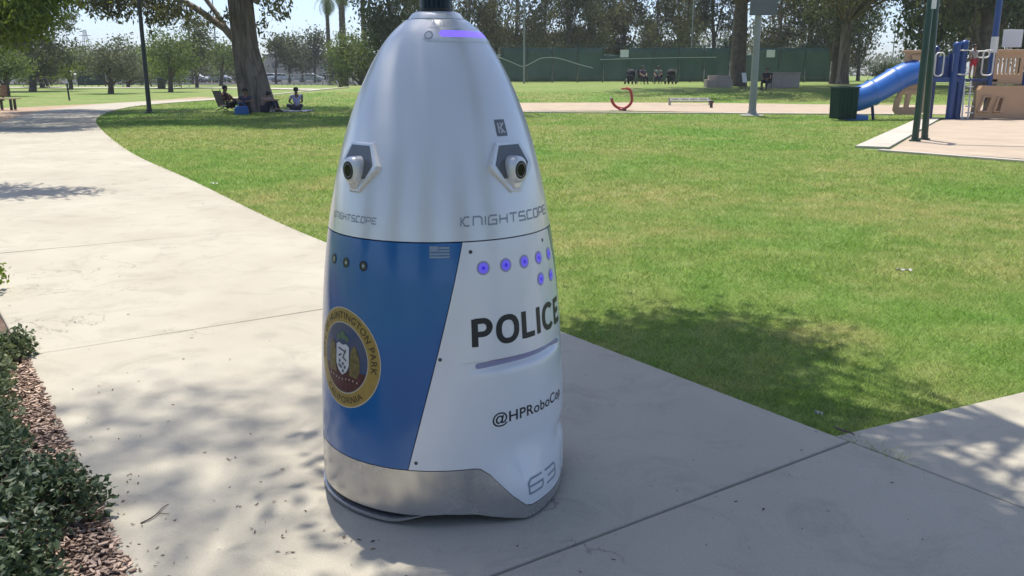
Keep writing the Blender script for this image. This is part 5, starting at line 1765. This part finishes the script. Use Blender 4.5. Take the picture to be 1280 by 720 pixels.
    MB().box(tuple(f + Vector((0, .006, -.045))), (.045, .012, .010)).build('mouth', pm('lip', (0.25, 0.10, 0.08), .5), root)
    return root
SIT = dict(pelvis=(0, 0, .13), chest=(0, .06, .48), neck=(0, .05, .64), head=(0, .02, .77), shl=(.18, .06, .56), elr=(-.26, -.08, .34), ell=(.26, -.08, .34), shr=(-.18, .06, .56), wrl=(.14, -.28, .27), wrr=(-.14, -.28, .27),
           hipl=(.10, -.04, .12), hipr=(-.10, -.04, .12), knl=(.30, -.36, .20), knr=(-.30, -.36, .20), anl=(-.05, -.44, .07), anr=(.05, -.38, .07), tol=(-.18, -.46, .05), tor=(.18, -.40, .05))
KNEES = dict(SIT, knl=(.12, -.42, .46), knr=(-.12, -.42, .46), anl=(.12, -.56, .08), anr=(-.12, -.56, .08), tol=(.13, -.70, .04), tor=(-.13, -.70, .04), wrl=(.12, -.48, .44), wrr=(-.12, -.48, .44), ell=(.26, -.2, .42), elr=(-.26, -.2, .42))
RECL = dict(pelvis=(0, -.05, .26), chest=(0, .14, .56), neck=(0, .17, .72), head=(0, .13, .86), shl=(.18, .14, .64), shr=(-.18, .14, .64), ell=(.27, -.02, .42), elr=(-.30, .02, .50), wrl=(.2, -.26, .42), wrr=(-.28, -.08, .74),
            hipl=(.10, -.08, .25), hipr=(-.10, -.08, .25), knl=(.13, -.48, .42), knr=(-.13, -.48, .42), anl=(.13, -.78, .09), anr=(-.13, -.80, .09), tol=(.14, -.94, .06), tor=(-.14, -.96, .06))
STAND = dict(pelvis=(0, 0, .92), chest=(0, .01, 1.27), neck=(0, .01, 1.44), head=(0, -.01, 1.58), shl=(.18, .01, 1.37), shr=(-.18, .01, 1.37), ell=(.24, .02, 1.08), elr=(-.24, .02, 1.08), wrl=(.25, -.08, .84), wrr=(-.25, -.08, .84),
             hipl=(.10, 0, .88), hipr=(-.10, 0, .88), knl=(.11, -.02, .48), knr=(-.11, .02, .48), anl=(.11, .0, .08), anr=(-.11, .04, .08), tol=(.12, -.14, .04), tor=(-.12, -.10, .04))
CHAIRSIT = dict(pelvis=(0, 0, .5), chest=(0, .07, .84), neck=(0, .06, 1.0), head=(0, .03, 1.13), shl=(.18, .07, .92), shr=(-.18, .07, .92), ell=(.25, -.05, .68), elr=(-.25, -.05, .68), wrl=(.14, -.28, .62), wrr=(-.14, -.28, .62),
                hipl=(.1, -.05, .49), hipr=(-.1, -.05, .49), knl=(.13, -.45, .5), knr=(-.13, -.45, .5), anl=(.13, -.48, .09), anr=(-.13, -.48, .09), tol=(.14, -.62, .05), tor=(-.14, -.62, .05))
GPIC = 'people sitting under the eucalyptus'
def at(px, py):
    x, y = gp(px, py); return (x, y, 0.0)
person('person in dark maroon clothes leaning back in a low chair by the eucalyptus', at(287, 139), math.radians(75), RECL, cloth('maroon', (0.055, 0.022, 0.022)), cloth('black', (0.016, 0.016, 0.02)), SKIN2, long_sleeve=True, group=GPIC)
person('person in dark purple sitting with back against the eucalyptus trunk', at(308, 141.5), math.radians(10), KNEES, cloth('purple', (0.075, 0.06, 0.12)), cloth('black', (0.016, 0.016, 0.02)), SKIN2, group=GPIC)
person('person in a pale pink top crouched at the right of the eucalyptus trunk', at(331, 140), math.radians(70), dict(KNEES, chest=(0, -.05, .44), neck=(0, -.12, .56), head=(0, -.20, .65), shl=(.17, -.08, .50), shr=(-.17, -.08, .50)), cloth('pink', (0.42, 0.29, 0.27)), cloth('navy', (0.03, 0.035, 0.07)), group=GPIC)
person('person in a lavender white shirt sitting cross-legged on the picnic blanket', at(371, 138), math.radians(205), SIT, cloth('lavender', (0.46, 0.43, 0.62)), cloth('navy', (0.03, 0.035, 0.07)), SKIN2, group=GPIC)
# low camp chair, blue bag, blanket
x, y, _ = at(285, 138.5)
ch = thing('camp_chair', 'low dark folding camp chair under the person leaning back', 'chair', (x - .05, y + .02, 0), math.radians(75))
fab = cloth('black', (0.016, 0.016, 0.02))
MB().box((0, -.02, .17), (.5, .42, .03), rx=.15).build('seat', fab, ch)
MB().box((0, .30, .46), (.5, .03, .62), rx=-.35).build('backrest', fab, ch)
for sx in (-.26, .26):
    MB().tube([(sx, .42, .82), (sx, .18, .18), (sx, -.25, .0)], .014, 6).build('leg', M_POLE, ch)
    MB().tube([(sx, .30, .0), (sx, -.22, .22)], .014, 6).build('leg', M_POLE, ch)
x, y, _ = at(302, 142.5)
bg_ = thing('blue_bag', 'bright blue bag standing on the grass before the eucalyptus', 'bag', (x, y, -.03), .3)
bb = cloth('blue', (0.035, 0.13, 0.36))
MB().add([(-.26, -.15, .0), (.26, -.15, .0), (.26, .15, .0), (-.26, .15, .0), (-.22, -.10, .30), (.24, -.12, .27), (.2, .1, .33), (-.2, .09, .31)], [(0, 3, 2, 1), (0, 1, 5, 4), (1, 2, 6, 5), (2, 3, 7, 6), (3, 0, 4, 7), (4, 5, 6, 7)]).build('body', bb, bg_, bevel=.05, seg=3, smooth=60)
MB().tube([tuple(p) for p in spline([(-.12, 0, .30), (-.08, 0, .42), (.08, 0, .42), (.12, 0, .30)], 14)], [.015] * 14, 6).build('handle', bb, bg_)
x0, y0, _ = at(352, 138.5)
nx_, ny_ = 24, 12
V = [(x0 - 1.15 + 2.3 * i / (nx_ - 1), y0 - .85 + 1.7 * j_ / (ny_ - 1), .012 + .012 * math.sin(i * 1.3 + j_ * 2.1)) for j_ in range(ny_) for i in range(nx_)]
Fc = [(j_ * nx_ + i, j_ * nx_ + i + 1, (j_ + 1) * nx_ + i + 1, (j_ + 1) * nx_ + i) for j_ in range(ny_ - 1) for i in range(nx_ - 1)]
bl_ = link('picnic_blanket', np_mesh('picnic_blanket', V, Fc, True), cloth('blanket', (0.13, 0.16, 0.24)))
bl_.modifiers.new('thick', 'SOLIDIFY').thickness = .012
tag(bl_, 'dark blue-grey picnic blanket spread on the shaded grass', 'blanket')
# child on the platform
Y = 28.45
person('child in grey top and red shorts standing at the ladder of the play structure', (xat(1215, Y, 1.4), Y, zat(100.5, 28.6) + .045), math.radians(15), STAND, cloth('grey', (0.27, 0.26, 0.25)), cloth('redshorts', (0.40, 0.02, 0.04)), SKIN2, scale=.62, shorts=True)
# folk near the court fence
def stroller(px, Y, label, col):
    loc = stand(px, Y)
    r_ = thing('stroller', label, 'stroller', loc, random.uniform(-.6, .6), 'strollers by the court fence')
    m_ = cloth(col, (0.015, 0.017, 0.03) if col == 'inky' else (0.02, 0.02, 0.022))
    hood = MB().lathe([(.30, 0), (.32, .12), (.28, .24), (.18, .33), (0, .36)], 14, (0, .05, .66)); hood.build('hood', m_, r_, smooth=60)
    MB().box((0, 0, .55), (.46, .62, .26), rx=.2).build('seat', m_, r_, bevel=.05)
    for sx in (-.26, .26):
        MB().tube([(sx, .55, 1.0), (sx, .2, .6), (sx, -.45, .14)], .018, 6).build('frame_tube', M_POLE, r_)
        for sy, rw in ((-.45, .13), (.38, .16)):
            MB().tube([(sx - .03, sy, rw), (sx + .03, sy, rw)], rw, 14).build('wheel', pm('rubber', (0.015, 0.015, 0.015), .8), r_, smooth=40)
    MB().tube([(-.26, .55, 1.0), (.26, .55, 1.0)], .02, 6).build('handle', M_POLE, r_)
    MB().box((0, .1, .28), (.4, .4, .2)).build('basket', m_, r_, bevel=.03)
stroller(788, 63, 'bulky dark navy stroller left of the seated people by the fence', 'inky')
stroller(838, 63, 'black stroller with raised hood right of the seated people', 'black2')
def camp_seat(px, Y, label, rz, col=(0.016, 0.016, 0.02), nm='black'):
    loc = stand(px, Y)
    c_ = thing('camp_chair', label, 'chair', loc, rz)
    f_ = cloth(nm, col)
    MB().box((0, -.02, .40), (.5, .46, .03)).build('seat', f_, c_)
    MB().box((0, .25, .68), (.5, .03, .55), rx=-.18).build('backrest', f_, c_)
    for sx in (-.25, .25):
        MB().tube([(sx, .32, .95), (sx, .2, .4), (sx, .28, .0)], .014, 6).build('leg', M_POLE, c_)
        MB().tube([(sx, .2, .4), (sx, -.24, .4), (sx, -.26, .0)], .014, 6).build('leg', M_POLE, c_)
GF = 'people sitting by the court fence'
for px, Y, lab, sh_, tr_, rz in ((803, 62.5, 'person in dusky purple sitting beside the navy stroller', ('dusk', (0.10, 0.085, 0.14)), ('black', (0.016, 0.016, 0.02)), .3),
                                (822, 63, 'person in pale green top sitting between the two strollers', ('sage', (0.20, 0.24, 0.20)), ('navy', (0.03, 0.035, 0.07)), -.3),
                                (957, 52, 'person in black sitting before the pinkish concrete block', ('black', (0.016, 0.016, 0.02)), ('black', (0.016, 0.016, 0.02)), -.5)):
    loc = stand(px, Y)
    person(lab, loc, rz, CHAIRSIT, cloth(*sh_), cloth(*tr_), SKIN2, group=GF)
    camp_seat(px, Y, {803: 'dark folding chair under the person in purple', 822: 'dark folding chair under the person in pale green', 957: 'dark folding chair at the pinkish concrete block'}[px], rz)
camp_seat(934, 52, 'empty white folding chair beside the stout grey pole', .8, (0.6, 0.61, 0.62), 'whitecloth')
for px, Y, lab, c_ in ((50, 88, 'distant standing person in dark clothes on the far left lawn', ('black', (0.016, 0.016, 0.02))), (57, 90, 'distant standing person in blue beside the one in dark clothes', ('farblue', (0.03, 0.06, 0.16)))):
    person(lab, stand(px, Y), random.uniform(-2, 2), STAND, cloth(*c_), cloth('navy', (0.03, 0.035, 0.07)), SKIN2)
tc2 = thing('litter_bin', 'small black litter bin on the far walkway', 'bin', stand(201, 86))
MB().lathe([(.26, 0), (.30, .05), (.33, .85), (.34, .9)], 18).build('body', M_POLE, tc2, smooth=40)
MB().lathe([(.35, .9), (.33, 1.0), (.15, 1.06), (0, 1.06)], 18).build('lid', M_POLE, tc2, smooth=40)

# ------------------------------------------------------------------ shrubs, mulch and litter beside the path
def shrub(label, cx, cy, blobs, lmat, leaf, n_per, seed, name='shrub', aspect=.55):
    rng = np.random.default_rng(seed)
    root = thing(name, label, 'shrub', (cx, cy, -.02))
    mb = MB(); C = []
    for (x, y, z, rx, ry, rz) in blobs:
        for k_ in range(5):
            t = (x + rng.normal(0, rx * .5), y + rng.normal(0, ry * .5), z + rng.uniform(0, rz * .7))
            limb(mb, (x * .9 + rng.normal(0, .03), y * .9 + rng.normal(0, .03), 0), t, .006, .002, rng, n=4, sides=4)
        k = 60
        d = rng.normal(size=(k, 3)); d /= np.linalg.norm(d, axis=1)[:, None]
        d[:, 2] = np.abs(d[:, 2]) * 1.0 - .15
        cen = np.array([x, y, z]) + d * np.array([rx, ry, rz]) * rng.uniform(.55, 1.05, k)[:, None]
        for c in cen:
            m = max(3, int(n_per / k * rng.uniform(.5, 1.5)))
            C.append(c + np.clip(rng.normal(size=(m, 3)), -1.6, 1.6) * .026)
    C = np.vstack(C); C[:, 2] = np.maximum(C[:, 2], .012)
    mb.build('stem', M_BARK, root)
    V, Fq = leaves(C, leaf, rng, -.1, aspect, flat=.25)
    link('foliage', np_mesh('foliage', V, Fq), lmat, root)
LM_SHR = leafmat('leaf_shrub', (0.03, 0.055, 0.024), (0.12, 0.165, 0.085), rough=.4, tr=.2)
LM_SHR2 = leafmat('leaf_shrub_pale', (0.06, 0.09, 0.04), (0.19, 0.23, 0.12), rough=.45, tr=.3)
LM_VAR = leafmat('leaf_variegated', (0.10, 0.15, 0.08), (0.36, 0.40, 0.30), rough=.45, tr=.25)
sx, sy = gp(-8, 706)
shrub('dense dark green shrub with small glossy leaves spilling onto the path', sx, sy,
      [(-.02, -.05, .10, .22, .22, .20), (-.30, -.25, .14, .26, .22, .22), (-.55, -.2, .16, .26, .24, .24), (.12, -.18, .06, .16, .14, .14), (-.1, -.38, .1, .24, .18, .18), (-.22, .22, .12, .26, .24, .22), (.05, .27, .09, .14, .13, .13), (-.10, -.14, .10, .24, .2, .18), (-.42, .0, .14, .28, .26, .24), (-.30, .46, .10, .26, .18, .16), (-.52, .42, .12, .24, .22, .20)], LM_SHR, .030, 1150, 3)
shrub('pale variegated sprigs growing through the dark green shrub', sx, sy,
      [(.02, .0, .14, .2, .2, .20), (-.25, .2, .16, .28, .28, .22), (-.12, -.2, .12, .24, .16, .18), (-.4, .05, .16, .25, .25, .24)], LM_VAR, .026, 160, 4)
sx, sy = gp(-34, 492)
edge_ = [(*(np.array(Lp(s_, o_)) - (sx, sy)), z_, r_, r_, z_ + .07) for s_, o_, z_, r_ in ((3.3, .30, .09, .15), (3.6, .28, .09, .15), (3.9, .27, .09, .15), (4.2, .25, .09, .14), (4.5, .25, .09, .14), (4.8, .24, .10, .14), (5.1, .24, .1, .14), (3.6, .58, .1, .18), (4.2, .58, .1, .18), (4.8, .58, .1, .18))]
shrub('yellowish green low shrub on the wood chips at the path edge', sx, sy, edge_ + [(0, 0, .06, .14, .20, .14), (.10, -.32, .06, .13, .15, .14), (.26, -.58, .06, .13, .15, .14), (.06, -.62, .1, .2, .2, .2), (-.1, -.1, .12, .18, .2, .2), (-.12, -.42, .08, .2, .2, .18), (-.12, .26, .06, .14, .18, .14), (-.2, -.1, .08, .2, .2, .18), (-.12, .5, .05, .12, .12, .12)], LM_SHR2, .032, 1100, 5)
sx, sy = gp(-78, 392)
shrub('bright green leafy shrub at the far end of the wood chip bed', sx, sy, [(0, 0, .12, .16, .2, .18), (-.2, .2, .14, .22, .22, .2), (-.1, .5, .12, .2, .2, .2)], LM_BRIGHT, .045, 650, 6)
def chips():
    rng = np.random.default_rng(9)
    n = 13000
    s_ = rng.uniform(-.2, 5.4, n); off = rng.exponential(.28, n) - .02
    off = np.minimum(off, 1.4)
    C = c0[None, :] + UD[None, :] * s_[:, None] - UN[None, :] * (WID / 2 + off)[:, None]
    V, Fc = [], []
    L = rng.uniform(.008, .030, n); W_ = rng.uniform(.004, .012, n); a = rng.uniform(0, math.pi, n); tl = rng.normal(0, .25, n)
    cx, sx_ = np.cos(a), np.sin(a)
    z0 = rng.uniform(-.014, .012, n)
    P3 = []
    for u, v in ((-1, -1), (1, -1), (1, 1), (-1, 1)):
        P3.append(np.stack([C[:, 0] + u * L * cx / 2 - v * W_ * sx_ / 2, C[:, 1] + u * L * sx_ / 2 + v * W_ * cx / 2, z0 + u * L * tl / 2 + .004], 1))
    P4 = [p - np.array([0, 0, .004]) for p in P3]
    V = np.stack(P3 + P4, 1).reshape(-1, 3)
    base = np.arange(n)[:, None] * 8
    Fq = np.concatenate([base + np.array([q]) for q in ((0, 1, 2, 3), (0, 4, 5, 1), (1, 5, 6, 2), (2, 6, 7, 3), (3, 7, 4, 0))])
    o = link('wood_chips', np_mesh('wood_chips', V, Fq), leafmat('chip', (0.15, 0.095, 0.068), (0.62, 0.47, 0.37), rough=.9, tr=0.0))
    tag(o, 'reddish brown wood chip mulch along the path edge', 'mulch', kind='stuff')
chips()
def litter():
    rng = np.random.default_rng(12)
    C = []
    for px, py, sx_, sy_, n in ((360, 640, 120, 50, 70), (200, 400, 130, 60, 22), (900, 620, 200, 70, 14), (650, 690, 120, 20, 6), (120, 560, 50, 40, 24), (170, 680, 30, 40, 30), (300, 230, 140, 40, 14), (1180, 535, 60, 18, 14)):
        for _ in range(n):
            a, b = rng.normal(px, sx_), rng.normal(py, sy_)
            if b < 170: continue
            x, y = gp(a, b)
            if abs((np.array([x, y]) - c0) @ UN) < WID / 2 - .03 and math.hypot(x + .244, y - 2.96) > .5:
                C.append((x, y, .004))
    C = np.array(C)
    n = len(C)
    V, Fq = leaves(C, .017, rng, 0, .34, flat=.97)
    V[:, 2] = np.clip(V[:, 2], .002, .012)
    tag(link('leaf_litter', np_mesh('leaf_litter', V, Fq), leafmat('dry_leaf', (0.05, 0.04, 0.028), (0.22, 0.16, 0.09), rough=.8, tr=0)), 'tiny dry leaf bits scattered over the concrete path', 'leaf litter', kind='stuff')
litter()
def twig(pa, pb, label, r_=.004, bend=.02):
    a, b = np.array(gp(*pa)), np.array(gp(*pb))
    root = thing('twig', label, 'twig', (a[0], a[1], 0))
    d = b - a
    pts = [(d[0] * t + d[1] * bend * math.sin(t * 5) * 4, d[1] * t - d[0] * bend * math.sin(t * 5) * 4, r_ * 1.2 + .004 * math.sin(t * 3)) for t in np.linspace(0, 1, 9)]
    MB().tube(pts, [r_ * (1 - .5 * t) for t in np.linspace(0, 1, 9)], 6).build('stem', M_BARK, root)
    MB().tube([pts[4], (pts[4][0] + d[1] * .25 + d[0] * .12, pts[4][1] - d[0] * .25 + d[1] * .12, r_)], [r_ * .6, r_ * .3], 5).build('side_shoot', M_BARK, root)
twig((176, 655), (214, 632), 'thin curved dry twig lying on the concrete by the dark shrub', .0026)
twig((1044, 536), (1066, 546), 'small dry twig lying where the two paths meet', .006)
def scrap(px, py, label, L, W_, seed):
    rng = np.random.default_rng(seed)
    x, y = gp(px, py)
    n = 8
    V = []
    for j in range(4):
        for i in range(n):
            V.append((x + L * (i / (n - 1) - .5), y + W_ * (j / 3 - .5) - L * .4 * (i / (n - 1) - .5), .012 + .008 * math.sin(i * 1.7 + j) + .003 * rng.normal()))
    Fc = [(j * n + i, j * n + i + 1, (j + 1) * n + i + 1, (j + 1) * n + i) for j in range(3) for i in range(n - 1)]
    o = link('paper_scrap', np_mesh('paper_scrap', V, Fc, True), pm('paper', (0.5, 0.5, 0.47), .8))
    o.modifiers.new('thick', 'SOLIDIFY').thickness = .001
    tag(o, label, 'litter')
scrap(1130, 339, 'thin white paper scrap lying on the sunny lawn', .10, .008, 1)
scrap(268, 230, 'small pale leaf-like scrap on the grass near the path curve', .10, .035, 2)
scrap(1023, 519, 'little white scrap in the grass where the two paths meet', .03, .006, 3)

# ------------------------------------------------------------------ grass blades
def grass():
    rng = np.random.default_rng(55)
    cl_in = CL[::6]
    out = []
    for (y0, y1, dens, hg, wd) in ((3.0, 6.0, 10000, .034, .0042), (6.0, 10.0, 4200, .038, .0065), (10.0, 17.0, 1500, .045, .011), (17, 30, 420, .05, .02), (30, 50, 130, .055, .032)):
        n = int(dens * (y1 - y0) * (0.62 * (y0 + y1)))
        y = rng.uniform(y0, y1, n)
        x = rng.uniform(-.62, .62, n) * (y + .6)
        q = np.stack([x, y], 1)
        # keep clear of the paths
        d = np.full(n, 99.0)
        for k in range(0, n, 40000):
            dd = np.hypot(q[k:k + 40000, None, 0] - cl_in[None, :, 0], q[k:k + 40000, None, 1] - cl_in[None, :, 1])
            d[k:k + 40000] = dd.min(1)
        keep = d > WID / 2 + rng.uniform(-.045, .02, n)
        t = (q - top0) @ XD; s_ = (q - top0) @ XN
        keep &= ~((t > -.05) & (s_ > -.004) & (s_ < 2.4))
        # right hand side of the path only (left is bed and dirt)
        cx = np.interp(y, CL[60:1300, 1], CL[60:1300, 0])
        keep &= x > cx
        # outside the play sand
        e0, e1, e2 = np.array(gp(1090, 184)), np.array(gp(1163, 147.5)), np.array(gp(1100, 187.5))
        side1 = (e1[0] - e0[0]) * (y - e0[1]) - (e1[1] - e0[1]) * (x - e0[0])
        side2 = (24 - e2[0]) * (y - e2[1]) - (-7.0 - e2[1]) * (x - e2[0])
        keep &= ~((side1 < 1.2) & (side2 > -.2) & (y > 9) & (x > 6.0))
        keep &= ~((y > 31.2) & (y < 41.2) & (x > -2.6) & (y > 34.2 - .17 * np.maximum(x - 3, 0)))
        keep &= np.hypot(x + .244, y - 2.96) > .5
        q = q[keep]; dk = d[keep]
        # patchy density
        ph = np.sin(q[:, 0] * 7.1 + 3 * np.sin(q[:, 1] * 5.3)) * np.sin(q[:, 1] * 6.7 + 2 * np.sin(q[:, 0] * 4.1))
        sel = rng.random(len(q)) < .78 + .22 * ph
        q = q[sel]; dk = dk[sel]
        n = len(q)
        a = rng.uniform(0, 2 * math.pi, n)
        lean = rng.uniform(.4, 1.7, n)
        hh = hg * rng.uniform(.45, 1.1, n) * np.where(dk < WID / 2 + .06, rng.uniform(.9, 1.9, n), 1)
        la = rng.uniform(0, 2 * math.pi, n)
        w_ = wd * rng.uniform(.6, 1.2, n)
        z = hgt(q[:, 0], q[:, 1]) - .03
        b0 = np.stack([q[:, 0] - np.cos(a) * w_ / 2, q[:, 1] - np.sin(a) * w_ / 2, z], 1)
        b1 = np.stack([q[:, 0] + np.cos(a) * w_ / 2, q[:, 1] + np.sin(a) * w_ / 2, z], 1)
        tp = np.stack([q[:, 0] + np.cos(la) * hh * lean, q[:, 1] + np.sin(la) * hh * lean, z + hh], 1)
        out.append(np.stack([b0, b1, tp], 1).reshape(-1, 3))
    V = np.vstack(out)
    Fc = np.arange(len(V)).reshape(-1, 3)
    tag(link('grass', np_mesh('grass', V, Fc), M_BLADE), 'short mown lawn grass with dry yellow patches', 'grass', kind='stuff')
    print('blades', len(Fc))
grass()

# ------------------------------------------------------------------ thin summer haze
def haze():
    m = bpy.data.materials.new('haze_air'); m.use_nodes = True
    t = m.node_tree
    t.nodes.remove(t.nodes['Principled BSDF'])
    v = t.nodes.new('ShaderNodeVolumePrincipled')
    v.inputs['Color'].default_value = (0.92, 0.95, 1.0, 1)
    v.inputs['Density'].default_value = 0.0005
    v.inputs['Anisotropy'].default_value = 0.2
    t.links.new(v.outputs[0], t.nodes['Material Output'].inputs['Volume'])
    o = MB().box((0, 140, 11), (800, 580, 24)).build('haze', m)
    tag(o, 'thin pale summer haze over the whole park', 'haze', kind='stuff')
haze()
